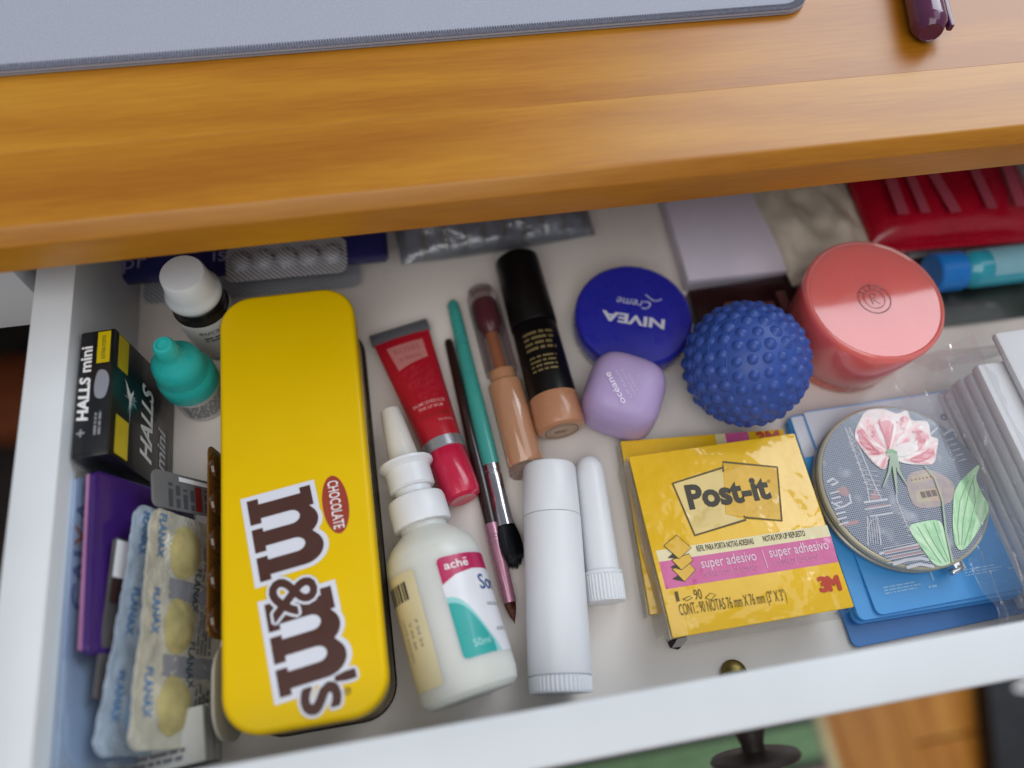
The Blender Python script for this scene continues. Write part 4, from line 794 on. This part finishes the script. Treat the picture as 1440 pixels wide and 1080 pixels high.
def pillow(w, h, t, seed, fold=.0016):
    v = []; nx, ny = 28, 28
    for side in (1, -1):
        for j in range(ny + 1):
            for i in range(nx + 1):
                x, y = i / nx * 2 - 1, j / ny * 2 - 1; e = (1 - abs(x) ** 3) * (1 - abs(y) ** 3)
                n = noise.noise(Vector((x * 2.2 + seed, y * 2.2, seed))) * fold + noise.noise(Vector((x * 5, y * 5 + seed, 2))) * fold * .5
                v.append((x * w / 2, y * h / 2, t / 2 + side * (.0003 + (t / 2 - .0004) * max(0, e) ** .5) + n * min(1, e * 2) * (1 if side > 0 else .2)))
    k = (nx + 1) * (ny + 1); f = []
    for j in range(ny):
        for i in range(nx):
            q_ = (j * (nx + 1) + i, j * (nx + 1) + i + 1, (j + 1) * (nx + 1) + i + 1, (j + 1) * (nx + 1) + i); f.append(q_); f.append(tuple(a_ + k for a_ in q_[::-1]))
    bm = bmesh.new(); bm.from_mesh(mesh(v, f))
    ed_ = [e_ for e_ in bm.edges if e_.is_boundary]; bmesh.ops.bridge_loops(bm, edges=ed_); return bm_mesh(bm)
link('pouch_body', pillow(.054, .090, .020, 3.3, .0045), cpm, cp, smooth=60)
link('seal', box(-.027, -.049, .0090, .027, -.044, .0108, .0003), cpm, cp)
def onp(u, v): return (u, v, .0235)
decal('lettering', cp, [move(text2d('RE', .012, bold=.02), .014, .006, -1.2)], onp, mat('pouch_ink', '4A4A50', .5))
rp = thing('red_pouch', 'glossy red foil pouch with pale marks at the back of the drawer', 'pouch', T(.286, .2285, 0.004, -.05))
rpm = mat('pouch_red', 'A50A26', .25, vary=.08, coat=.5, bump=.2, bscale=90)
link('pouch_body', pillow(.098, .068, .024, 8.1, .001), rpm, rp, smooth=60)
link('seal', box(-.049, -.0385, .0105, .049, -.0335, .0125, .0004), rpm, rp)
for x_, y_, w_, h_, k_ in ((-.036, -.026, .006, .030, .001), (-.024, -.026, .005, .028, 0), (-.008, -.027, .006, .033, -.004), (.012, -.026, .0055, .030, 0), (.028, -.026, .006, .030, .003)):
    decal('pale_mark', rp, [stroke2d([(x_, y_), (x_ + k_, y_ + h_)], w_)], lambda u, v: (u, v, .0262), mat('pouch_pale', 'AC4A5C', .4))
gb = thing('booklet', 'dark green glossy booklet lying flat beside the coral jar', 'booklet', T(.300, .1745, 0, -.01))
link('pages', box(-.0375, -.0225, .0004, .050, .026, .0034, .0003), mat('page_edge', 'B9BAB8', .7), gb); link('cover', box(-.038, -.023, .0034, .0505, .0265, .0040, .0002), mat('cover_green', '26332E', .35, vary=.3, col2='15181A', vscale=45, coat=.3), gb)
link('cover_strip', box(-.0378, .0188, .0041, .0505, .0262, .0046, .0002), mat('cover_silver', 'B4B8BE', .35, metal=.3), gb)
tbp = P(1324, 396, .012)
gbt = thing('small_bottle', 'small aqua bottle with bright blue cap lying on the dark booklet', 'bottle', frame((.2610, .1772, .0145), (.322, .1762, .0145)))
link('cap', lathe([(0, 0), (.0092, 0), (.0102, .0010), (.0102, .0145), (0, .0145)], 32), mat('cap_blue', '1B74C4', .35), gbt)
link('bottle_body', lathe([(0, .0142), (.0064, .0142), (.0064, .0165), (.0094, .0198), (.0100, .023), (.0100, .058), (.009, .0605), (0, .0605)], 40), mat('aqua_plastic', '2F9DB2', .18, vary=.12, vscale=50, coat=.5, sss=.2), gbt)
decal('label', gbt, [rect2d(-.010, .028, .010, .052)], lambda u, v: (.0102 * math.sin(u / .0102), .0102 * math.cos(u / .0102), v), mat('aqua_label', '7FB0BE', .4), .003)
# ------------------------------------------------------------------ things at the back left
NZ = .0215; na = P(152, 392, NZ); ne = P(543, 358, NZ)
nb_ = thing('medicine_carton', 'navy blue medicine carton with pale lettering under the desk edge', 'box', axes(na, ne - na, (0.05, 1, .0)))
NL = (ne - na).length
nav = mat('carton_navy', '20225A', .4, vary=.08, coat=.2)
link('carton', box(0, 0, -.0070, NL, .045, 0, .0012), nav, nb_); link('flap', box(NL + .0001, .0015, -.0062, NL + .0008, .0435, -.001, .0002), nav, nb_)
li = mat('carton_lilac', '9C9AC4', .4)
decal('lettering', nb_, [move(text2d('pr', .0085, align='L', bold=-.008), .0065, .0045), move(text2d('is', .0085, align='L', bold=-.008), .0475, .0045)], lambda u, v: (u, v, .00015), li)
decal('lettering', nb_, [move(text2d('BIFIDOBACTERIUM', .0020, width=.026), NL - .036, .0085)] + greek(NL - .070, .0062, NL - .020, .0078, 1, 6, .2), lambda u, v: (u, v, .00015), mat('carton_dim', '5A5684', .4))
def blister(name, label, M, w, h, n, m, pm_, pr_=.0045, group=None, face=-1, th=.0006, cat='blister pack'):
    t = thing(name, label, cat, M, group)
    link('foil_sheet', prism(rr(w, h, .0045, 5), 0, th, .0001, 1), m, t)
    pk_ = lathe([(pr_, 0), (pr_ * .96, pr_ * .28), (pr_ * .8, pr_ * .5), (pr_ * .4, pr_ * .62), (0, pr_ * .65)], 20)
    for i in range(n[0]):
        for j in range(n[1]):
            o = link('pocket', pk_ if pk_.users == 0 else pk_, pm_, t, Matrix.Translation(((i + .5) / n[0] * w * .94 - w * .47, (j + .5) / n[1] * h * .94 - h * .47, th if face > 0 else 0)) @ (Matrix.Identity(4) if face > 0 else Matrix.Rotation(math.pi, 4, 'X')))
    return t
d_ = (P(512, 396, .006) - P(205, 422, .006)); q = P(358, 409, .0055)
blister('blister_pack', 'long silver foil blister pack lying under the navy carton', axes((q.x, q.y + .021, .0048), d_, (0, 1, 0)), d_.length, .046, (7, 2), foilh, foilh, .0050, 'silver blister packs behind the tin')
b0 = P(318, 397, NZ + .0006); d2 = P(490, 381, NZ + .0006) - b0; m2 = b0 + d2 / 2
blister('blister_pack', 'short silver foil blister pack lying on top of the navy carton', axes((m2.x, m2.y + .0100, NZ + .0006), d2, (0, 1, 0)), d2.length, .021, (5, 1), foilh, foilh, .0052, 'silver blister packs behind the tin', 1)
a = P(560, 372, .010); b = P(832, 330, .010)
gbag = thing('plastic_bag', 'crinkled clear plastic bag of grey things at the back of the drawer', 'bag', axes((a + b) / 2 + Vector((0, .03, -.010)), b - a, (0, 1, 0)))
bl_ = (b - a).length
link('film', pillow(bl_, .062, .022, 5.7, .004), film_mat('bag_film', (.62, .67, .76), .2, .18, .8, 120, .14), gbag, smooth=40)
for k in range(9): link('filling', box(-bl_ * .46 + k * bl_ * .104, -.024, .004, -bl_ * .46 + k * bl_ * .104 + .0075, .024, .012 + .002 * (k % 3), .0016), mat('bag_grey', '6B7386', .5, vary=.3, vscale=120, col2='A0A6B4'), gbag)
# dropper bottles
def dropper(name, label, x, y, prof_body, prof_cap, bm1, cm, extra, rz=0):
    t = thing(name, label, 'bottle', T(x, y, 0, rz)); link('bottle_body', lathe(prof_body, 56), bm1, t); link('cap', lathe(prof_cap, 64), cm, t)
    for n_, pf, m_ in extra: link(n_, lathe(pf, 64), m_, t)
    return t
wl = mat('label_paper', 'C9C7C6', .45, vary=.03)
hw = P(257, 386, .057)
wb = dropper('dropper_bottle', 'small bottle with white cap and black collar behind the yellow tin', hw.x - .0005, hw.y + .001, [(0, 0), (.0112, 0), (.0122, .001), (.0122, .031), (.0112, .0345), (.010, .036), (0, .036)],
    [(0, .0405), (.0116, .0405), (.0120, .0412), (.0120, .0432), (.0112, .0448), (.0104, .047), (.0094, .056), (.0088, .0568), (0, .0570)], mat('bottle_dark', '26211F', .25, coat=.4), mat('cap_white', 'D6D9DC', .4, sss=.2),
    [('collar', [(0, .0355), (.0112, .0355), (.0119, .0362), (.0119, .0400), (.0112, .0406), (0, .0406)], mat('collar_black', '111114', .35)), ('label', [(.0124, .003), (.0125, .0032), (.0125, .0318), (.0124, .032)], wl)])
def stand(r, zc, a0, h=.0002): return lambda u, v: ((r + h) * math.cos(a0 + u / r), (r + h) * math.sin(a0 + u / r), zc + v)
decal('lettering', wb, [text2d('eucaliptus', .0034, width=.020)] + greek(-.009, -.006, .010, -.0015, 2, 3), stand(.0125, .0255, -.95), mat('label_ink2', '55555C', .5), .0018)
rb = [(.0104 + .00012 * (k % 2)) for k in range(6)]
bt = dropper('dropper_bottle', 'eye drop bottle with tall turquoise cap between black carton and tin', -.1020, .1650, [(0, 0), (.0100, 0), (.0110, .001), (.0110, .0205), (.0105, .0225), (0, .0225)],
    [(0, .0208), (.0118, .0208), (.0125, .0216), (.0125, .0262), (.0120, .0295), (.0110, .0312), (.0108, .0318), (.0108, .0365), (.0102, .0398), (.0082, .0432), (.0056, .0455), (.0048, .0480), (.0044, .0535), (.0036, .0548), (.0026, .0550), (.0024, .0542), (0, .0540)], mat('bottle_white', 'C5C4C0', .35, sss=.2), mat('cap_turquoise', '2DB4AE', .32, vary=.03, sss=.2),
    [('label', [(.01115, .002), (.0112, .0022), (.0112, .0192), (.01115, .0194)], wl)])
decal('print', bt, greek(-.012, -.012, .012, 0, 7, 12), stand(.0112, .0175, -.95), grey_ink, .0018)
# ------------------------------------------------------------------ left side row
# black carton
yA, yB_ = .1195, .1735; zt2 = .0575; xt = -.1192; xb = -.1158
hb = thing('candy_carton', 'small black candy carton with white and yellow print leaning on the drawer side', 'box', axes((xb, yA, .0004), (0, 1, 0), (xt - xb, 0, zt2)))
hbk = mat('carton_black', '121318', .35, vary=.15, coat=.3); HL = yB_ - yA; HH = (Vector((xt, 0, zt2)) - Vector((xb, 0, 0))).length
link('carton', box(0, .0, -.0134, HL, HH, 0, .0007), hbk, hb); link('flap', box(.001, HH + .0001, -.0130, HL - .001, HH + .0005, -.0004, .0002), hbk, hb)
hy = mat('candy_yellow', 'C9B000', .4); hsil = mat('candy_silver', '9A9CA6', .35, metal=.3); hteal = mat('candy_ice', '6FA0A6', .3)
rf = lambda u, v: (u, v, .00015)
tf = lambda h: (lambda u, v: (u, HH + .0006 + h, -.0134 + .0134 - (.0134 - v) if False else v - .0134))
# right face print: u along the carton (reads towards the back), v up
decal('lettering', hb, [move(text2d('HALLS', .0100, bold=.03, shear=.25, width=.034, align='L'), .0075, .0225)], rf, white_ink)
decal('lettering', hb, [move(text2d('mini', .0078, bold=.02, shear=.2, width=.019, align='L'), .0085, .0095)], rf, mat('candy_grey_ink', 'C4C4C8', .4))
decal('lettering', hb, [move(text2d('EXTRA FORTE', .0026, width=.024, align='L'), .006, .0045)], rf, grey_ink)
decal('yellow_tag', hb, [rect2d(.002, .043, .018, .0535), rect2d(.038, .046, .053, .0545)], rf, hy)
star = []
rd = random.Random(9)
for k in range(18):
    a_ = rd.random() * 6.28; l_ = rd.uniform(.005, .0125); w_ = rd.uniform(.0006, .0016); c_ = (.029, .043)
    star.append(([(c_[0] + w_ * math.cos(a_ + 1.57), c_[1] + w_ * math.sin(a_ + 1.57)), (c_[0] + l_ * math.cos(a_), c_[1] + l_ * math.sin(a_) * .8), (c_[0] - w_ * math.cos(a_ + 1.57), c_[1] - w_ * math.sin(a_ + 1.57))], [(0, 1, 2)]))
for k, s in enumerate(star): s = (s[0], s[1])
for i_ in range(3): decal('ice_burst', hb, star[i_ * 6:i_ * 6 + 6], (lambda h: (lambda u, v: (u, v, h)))(.00015 + .00006 * i_), (hteal, hsil, white_ink)[i_])
# top face: u along, up = towards the wall
def tface(h): return lambda u, v: (u, HH + .0006 + h, -.0134 + (.0134 - v) - 0 if False else -v)
def tf2(h): return lambda u, v: (u, HH + .00065 + h, v - .0134 if False else -(.0134 - v) * 1)
def top(h): return lambda u, v: (u, HH + .0006 + h, -v)
# v here counts from the right edge (0) to the wall side (.0134)
decal('lettering', hb, [move(text2d('HALLS', .0038, bold=.04, shear=.1, width=.0185, align='L'), .0145, .0082), move(text2d('mini', .0042, bold=.03, width=.0115, align='L'), .0352, .0082)], top(.0002), white_ink)
decal('yellow_tag', hb, [rect2d(.0385, .0012, .0525, .0062)], top(.0002), hy); decal('lettering', hb, [move(text2d('EXTRA FORTE', .0014, width=.0105), .0455, .003)], top(.0003), black_ink)
decal('candy_picture', hb, [poly2d(blob([(.0235, .0022), (.030, .0008), (.0345, .0022), (.0350, .0052), (.029, .0064), (.0238, .0055)]))], top(.0002), hsil)
decal('print', hb, [move(text2d('+', .004, bold=.03), .0095, .0082)] + greek(.008, .003, .020, .0062, 2, 2), top(.0002), mat('candy_dim', '8A8A90', .4))
def lean(name, label, cat, y0, y1, xt0, xt1, zt, xb0, xb1, zb, group=None):
    """slab frame: near end y0, far end y1, top edge x at both ends, foot x at both ends"""
    n0 = Vector((xb0, y0, zb)); n1 = Vector((xb1, y1, zb)); tmid = Vector(((xt0 + xt1) / 2, (y0 + y1) / 2, zt)); bmid = (n0 + n1) / 2
    M = axes(n0, n1 - n0, tmid - bmid); t = thing(name, label, cat, M, group); return t, (n1 - n0).length, (tmid - bmid).length
# blue bank sleeve
t, l, h = lean('card_sleeve', 'pale blue card folder in a clear sleeve standing against the drawer side', 'folder', .0125, .1165, -.1312, -.1312, .0545, -.1105, -.1115, .0006)
link('folder', prism(rr(l - .004, h - .002, .002, 3, l / 2, h / 2 - .0005), -.0024, -.0006, .0002, 1), mat('folder_blue', 'B4D0F8', .45, vary=.12, vscale=25), t)
link('sleeve', prism(rr(l, h, .001, 2, l / 2, h / 2), -.0001, .0001, 0), film_mat('sleeve_film', (.97, .98, .99), .12, .12, .4, 40, .05), t)
decal('lettering', t, [move(text2d('CAI', .0064, bold=.03, width=.021, align='L'), .053, .0490), move(text2d('A', .0064, bold=.03, width=.009, align='L'), .0845, .0490)], lambda u, v: (u, v, -.0004), mat('bank_blue', '2A5FA8', .4))
decal('lettering', t, [move(text2d('X', .0064, bold=.03, width=.009, align='L'), .0750, .0490)], lambda u, v: (u, v, -.0004), mat('bank_orange', 'C4603A', .4))
# purple carton
t, l, h = lean('purple_carton', 'thin purple carton standing beside the pale blue folder', 'box', .050, .1165, -.1245, -.1248, .0535, -.1050, -.1065, .0012)
link('carton', prism(rr(l, h, .003, 4, l / 2, h / 2), -.0036, 0, .0008, 2), mat('carton_purple', '35155F', .35, vary=.08, coat=.3), t); link('edge_strip', prism(rr(l - .003, .0012, .0005, 2, l / 2, h + .0001), -.0034, -.0022, .0002, 1), mat('edge_pink', 'A26A94', .4), t)
# grey pouch strip
t, l, h = lean('sachet', 'grey brown sachet with white end between purple carton and blue blister', 'sachet', .034, .0895, -.1232, -.1192, .0480, -.1072, -.1032, .0020)
link('sachet', prism(rr(l, h, .002, 3, l / 2, h / 2), -.0012, 0, .0005, 2), mat('sachet_grey', '4E4A4A', .4, vary=.25, vscale=70, coat=.3, bump=.3, bscale=120), t)
decal('label', t, [rect2d(l - .0145, h * .35, l - .001, h - .001)], lambda u, v: (u, v, .00015), white_ink); decal('label_stripe', t, [rect2d(l - .0235, h * .3, l - .0150, h - .001)], lambda u, v: (u, v, .00015), mat('sachet_brown', '3A2522', .4)); decal('lettering', t, greek(l - .012, h * .5, l - .004, h * .8, 2, 2), lambda u, v: (u, v, .00025), blue_ink)
# grey printed blister
t, l, h = lean('blister_pack', 'grey printed blister pack with a red bar, behind the striped blister strips', 'blister pack', .1035, .1190, -.1085, -.1095, .0425, -.0890, -.0900, .0045)
link('foil_sheet', prism(rr(l, h, .003, 4, l / 2, h / 2), -.0004, .0004, .0001, 1), mat('foil_grey', '7E7E80', .4, metal=.3, vary=.1), t)
decal('print', t, greek(.001, .003, l - .004, h - .006, 9, 21), lambda u, v: (u, v, .0006), mat('foil_print', '4A4A4E', .5)); decal('red_bar', t, [rect2d(.001, h * .42, l - .004, h * .5)], lambda u, v: (u, v, .0007), mat('red_bar', '7A2420', .4)); decal('lettering', t, greek(l - .0032, h * .2, l - .0012, h * .75, 1, 4, .1), lambda u, v: (u, v, .0007), white_ink)
for k in range(2): link('pocket', lathe([(.0045, 0), (.0042, .0018), (.0025, .003), (0, .0033)], 20), foil, t, Matrix.Translation((l / 2, h * (.3 + .4 * k), -.0004)) @ Matrix.Rotation(math.pi, 4, 'X'))
# printed blister strips
def strip(label, y0, y1, xt0, xt1, zt, xb0, xb1, zb, col, dot, inkm, seed):
    t, l, h = lean('blister_strip', label, 'blister pack', y0, y1, xt0, xt1, zt, xb0, xb1, zb, 'printed blister strips beside the tin')
    m = mat('strip_' + label[:9], col, .30, vary=.14, vscale=60, bump=.5, bscale=900, metal=.3, coat=.3)
    rdm = seed
    def fn(s, tt, dz):
        x = l * s; y = h * tt; return (x, y, dz + .0009 * noise.noise(Vector((s * 5, tt * 3, seed))) - .0011 * abs(noise.noise(Vector((s * 11, tt * 7, seed)))) - .0005 * abs(noise.noise(Vector((s * 26, tt * 15, seed)))) + .0022 * math.sin(s * 3.0) * (tt - .5) + sum(.0018 * math.exp(-((s - .17 - .33 * k) / .085) ** 4 - ((tt - .58) / .2) ** 4) for k in range(3)))
    pts = rr(l, h, .006, 5, l / 2, h / 2)
    bm = bmesh.new(); bm.from_mesh(prism(pts, -.0003, .0003, 0)); 
    bm.free()
    nx, ny = 90, 34; v = []; f = []
    for sd in (1, -1):
        for j in range(ny + 1):
            for i in range(nx + 1):
                s = i / nx; tt = j / ny; x, y = l * s, h * tt; r_c = .006
                for cx_, cy_ in ((r_c, r_c), (l - r_c, r_c), (r_c, h - r_c), (l - r_c, h - r_c)):
                    if (x - cx_) * (1 if cx_ > l / 2 else -1) > 0 and (y - cy_) * (1 if cy_ > h / 2 else -1) > 0:
                        dd = Vector((x - cx_, y - cy_)); k_ = r_c / max(abs(dd.x), abs(dd.y)) ; mxd = max(abs(dd.x), abs(dd.y))
                        dd = dd.normalized() * mxd; x, y = cx_ + dd.x, cy_ + dd.y
                p = fn(s, tt, .0003 * sd); v.append((x, y, p[2]))
    K = (nx + 1) * (ny + 1)
    for j in range(ny):
        for i in range(nx):
            q_ = (j * (nx + 1) + i, j * (nx + 1) + i + 1, (j + 1) * (nx + 1) + i + 1, (j + 1) * (nx + 1) + i); f.append(q_); f.append(tuple(a_ + K for a_ in q_[::-1]))
    bm = bmesh.new(); bm.from_mesh(mesh(v, f)); bmesh.ops.bridge_loops(bm, edges=[e_ for e_ in bm.edges if e_.is_boundary]); link('foil_sheet', bm_mesh(bm), m, t, smooth=60)
    on = lambda dz: (lambda u, vv: (u, vv, fn(u / l, vv / h, .0003 + dz)[2]))
    for k in range(3):
        cx = l * (.17 + .33 * k); rb_ = min(h * .21, l * .11)
        decal('pill_print', t, [circ2d(cx, h * .58, rb_ * 1.1, rb_)], on(.0002), dot, .003)
        pk_ = link('pocket', lathe([(rb_, 0), (rb_ * .97, rb_ * .25), (rb_ * .8, rb_ * .4), (0, rb_ * .5)], 24), foil, t, Matrix.Translation((cx, h * .5, -.0006)) @ Matrix.Rotation(math.pi, 4, 'X'))
    for k in range(2): decal('foil_band', t, [rect2d(l * (.285 + .33 * k), h * .03, l * (.375 + .33 * k), h * .72)], on(.00012), mat('strip_foil', '9C9DA4', .35, metal=.3, bump=.4, bscale=900), .004)
    for k in range(3): decal('lettering', t, [move(text2d('FLANAX', .0036, bold=.015, width=.0165), l * (.17 + .33 * k) + .004, h * .90, math.pi)], on(.0004), inkm, .002)
    for k in range(2): decal('lettering', t, [move(text2d('FLANAX', .0038, bold=.015, width=.0165), l * (.34 + .33 * k), h * .42, math.pi)], on(.0005), mat('strip_ink', '3F5560', .4), .002)
    decal('print', t, [p for k in range(3) for p in greek(l * (.06 + .33 * k), h * .12, l * (.06 + .33 * k) + .019, h * .34, 4, 30 + k)], on(.0004), mat('strip_grey', '7B7C84', .45), .003)
    return t, l, h
fb = mat('flan_blue', '4C78A8', .4)
strip('pale blue crumpled blister strip leaning beside the sachet', .0155, .1010, -.1245, -.1105, .0480, -.1075, -.0968, .0030, 'B6C4D4', mat('dot_blue', '86A4C4', .4), fb, 1.3)
strip('pale yellow blister strip with round yellow pill prints', .0165, .1000, -.1152, -.1040, .0470, -.0972, -.0918, .0020, 'CFCBBC', mat('dot_yellow', 'B5A873', .4, vary=.15, vscale=120), fb, 4.7)
# white carton end beneath
wc = thing('leaflet', 'folded white paper leaflet with dark print under the blister strips', 'leaflet', T(-.117, .0112, .0006, .06))
for k in range(3): link('fold', box(-.006 + .0004 * k, -.0010, .0002 + k * .007, .022, .020 - .001 * k, .0066 + k * .007, .0006), mat('leaflet_white', 'C6C4BE', .6), wc)
decal('print', wc, greek(-.003, .0012, .018, .006, 2, 17), lambda u, v: (u, v, .0213), grey_ink)
# amber blister and white round pills
t, l, h = lean('blister_pack', 'amber blister pack with dark pills squeezed against the yellow tin', 'blister pack', .052, .128, -.0905, -.0898, .0350, -.0868, -.0866, .0010)
link('sheet', prism(rr(l, h, .004, 4, l / 2, h / 2), -.0004, .0002, .0001, 1), mat('amber_plastic', '7A4E12', .2, vary=.2, coat=.5, trans=.3), t)
for i in range(5):
    for j in range(2): link('pocket', lathe([(.0062, 0), (.006, .0010), (.0045, .0017), (0, .0019)], 22), mat('amber_pill', '4A2A10', .18, coat=.8, vary=.2), t, Matrix.Translation((l * (.1 + .2 * i), h * (.34 + .42 * j), .0002)))
t, l, h = lean('blister_pack', 'small white blister pack with clear domes beside the tin corner', 'blister pack', .0165, .0505, -.0905, -.0885, .0300, -.0865, -.0862, .0010)
link('backing', prism(rr(l, h, .012, 8, l / 2, h / 2), -.0010, .0002, .0003, 2), mat('backing_white', 'B9B4A8', .45), t)
for i in range(2): link('dome', lathe([(.0068, 0), (.0066, .0016), (.005, .0036), (.0025, .0045), (0, .0048)], 24), mat('dome_clear', 'A8A29A', .15, coat=.8, trans=.4), t, Matrix.Translation((l * (.28 + .44 * i), h * .5, -.0011)) @ Matrix.Rotation(math.pi, 4, 'X'))
# ------------------------------------------------------------------ white sticks
RS = .0128
a = P(772, 655, RS); b = P(789, 975, RS); L_ = (b - a).length
ws = thing('white_stick', 'thick plain white twist-up stick with ribbed base', 'stick', frame(a, b))
cl_ = (P(776, 727, RS) - a).length
link('cap', lathe([(0, 0), (.0098, 0), (.0110, .0006), (.0116, .002), (.0123, cl_ - .0004), (.0121, cl_), (0, cl_)], 64), white_pl, ws)
link('barrel', lathe([(0, cl_ + .0002), (.0121, cl_ + .0002), (.0124, cl_ + .0006), (.0127, L_ - .0068), (.0125, L_ - .0064), (0, L_ - .0064)], 64), white_pl, ws)
def ribbed(r, z0, z1, n, dep, seg=5):
    N_ = n * 4; v = []; f = []
    rows = [(0, z0), (1, z0), (1, z0 + .0002), (2, z0 + .0007), (2, z1 - .0007), (1, z1 - .0002), (1, z1), (0, z1)]
    for kind, z in rows:
        for k in range(N_):
            a_ = 2 * math.pi * k / N_; rr2 = r - (dep if (k % 4) in (0, 1) else 0) if kind == 2 else (r - dep * 1.0 if kind == 1 else .001)
            v.append((rr2 * math.cos(a_), rr2 * math.sin(a_), z))
    for j in range(len(rows) - 1):
        for k in range(N_): f.append((j * N_ + k, j * N_ + (k + 1) % N_, (j + 1) * N_ + (k + 1) % N_, (j + 1) * N_ + k))
    f.append(tuple(range((len(rows) - 1) * N_, len(rows) * N_)))
    bm = bmesh.new(); bm.from_mesh(mesh(v, f)); return bm_mesh(bm)
link('ribbed_base', ribbed(.0124, L_ - .0063, L_, 44, .0005), white_pl, ws, smooth=25)
RI = .0078
a = P(826, 642, RI); b = P(853, 847, RI); L_ = (b - a).length
wi = thing('inhaler_stick', 'slim white nasal inhaler with domed tip and ribbed cap end', 'inhaler', frame(a, b))
zk = (P(845, 806, RI) - a).length
link('barrel', lathe([(0, 0), (.003, .0006), (.0052, .0024), (.0064, .0055), (.0067, .010), (.0075, zk), (0, zk)], 56), white_pl, wi)
link('ribbed_cap', ribbed(.0083, zk + .0002, L_, 34, .0004), white_pl, wi, smooth=25); link('cap_lip', lathe([(0, zk - .0005), (.0080, zk - .0005), (.0084, zk), (.0084, zk + .0010), (.0081, zk + .0014), (0, zk + .0014)], 56), white_pl, wi)
# ------------------------------------------------------------------ small bits
q = P(952, 902, .001)
link('chip_x', prism([(-.004, .002), (-.0036, -.0016), (-.0005, -.0032), (.0044, -.0006), (.0046, .0022), (.001, .0010), (-.0022, .0014)], 0, .0011, .0002, 1), mat('chip_brown', '2A211D', .7, vary=.3, vscale=300), None, T(q.x, q.y, .0003, .1))
o = bpy.data.objects['chip_x']; o.name = 'wood_chip'; tag(o, 'tiny dark brown chip under the corner of the upper note pad', 'chip')
q = P(1034, 946, .003)
sc2 = thing('brass_screw', 'small brass screw head lying by the inside of the drawer front', 'screw', T(q.x, q.y, .0003))
link('head', lathe([(0, 0), (.0046, 0), (.0054, .0008), (.0052, .0018), (.0040, .0028), (.0022, .0034), (0, .0036)], 28), mat('brass', '7A6A3A', .35, metal=.8, vary=.25, vscale=300), sc2); link('slot', box(-.0036, -.0005, .0026, .0036, .0005, .0037, .0001), black_ink, sc2)

# ------------------------------------------------------------------ print belongs to the piece it is printed on
HOST = {'tin_box': {'lid': ('letter_outline', 'lettering', 'oval_badge'), 'body': ('side_print',)}, 'lip_balm_tube': {'squeeze_body': ('label_panel', 'lettering', 'rose_print')},
        'nasal_spray_bottle': {'bottle_body': ('label', 'label_band', 'label_swoosh', 'lettering', 'barcode')}, 'foundation_stick': {'peach_base': ('sticker', 'sticker_ring', 'sticker_print'), 'sleeve': ('gold_print',)},
        'cream_tin': {'lid': ('lettering',)}, 'lip_balm_cube': {'lid': ('lettering',)}, 'pink_jar': {'lid': ('emblem', 'emblem_ray', 'emblem_letter')},
        'sticky_note_pad': {'printed_card': ('print_band', 'lettering', 'logo_panel', 'logo_outline', 'divider_line', 'icon', 'icon_outline')},
        'compact_mirror': {'picture': ('lattice_print', 'tower_print', 'script_print', 'building_print', 'leaf_print', 'leaf_vein', 'flower_print', 'stem_print')},
        'printed_card': {'card': ('white_strip', 'print', 'lettering')}, 'candy_carton': {'carton': ('lettering', 'yellow_tag', 'ice_burst', 'candy_picture', 'print')},
        'medicine_carton': {'carton': ('lettering',)}, 'red_pouch': {'pouch_body': ('pale_mark',)}, 'cream_pouch': {'pouch_body': ('lettering',)}, 'card_sleeve': {'folder': ('lettering',)},
        'blister_strip': {'foil_sheet': ('foil_band', 'lettering', 'print', 'pill_print')}, 'sachet': {'sachet': ('label', 'label_stripe', 'lettering')}, 'dark_carton': {'carton': ('print',)}, 'dropper_bottle': {'bottle_body': ('label', 'lettering', 'print')}}
base = lambda n: n.rsplit('.', 1)[0] if n[-3:].isdigit() else n
for t in [o for o in bpy.data.objects if o.parent is None and base(o.name) in HOST]:
    kids = list(t.children)
    for host, names in HOST[base(t.name)].items():
        h_ = next((k for k in kids if base(k.name) == host), None)
        for k in kids:
            if h_ and k is not h_ and base(k.name) in names: k.parent = h_
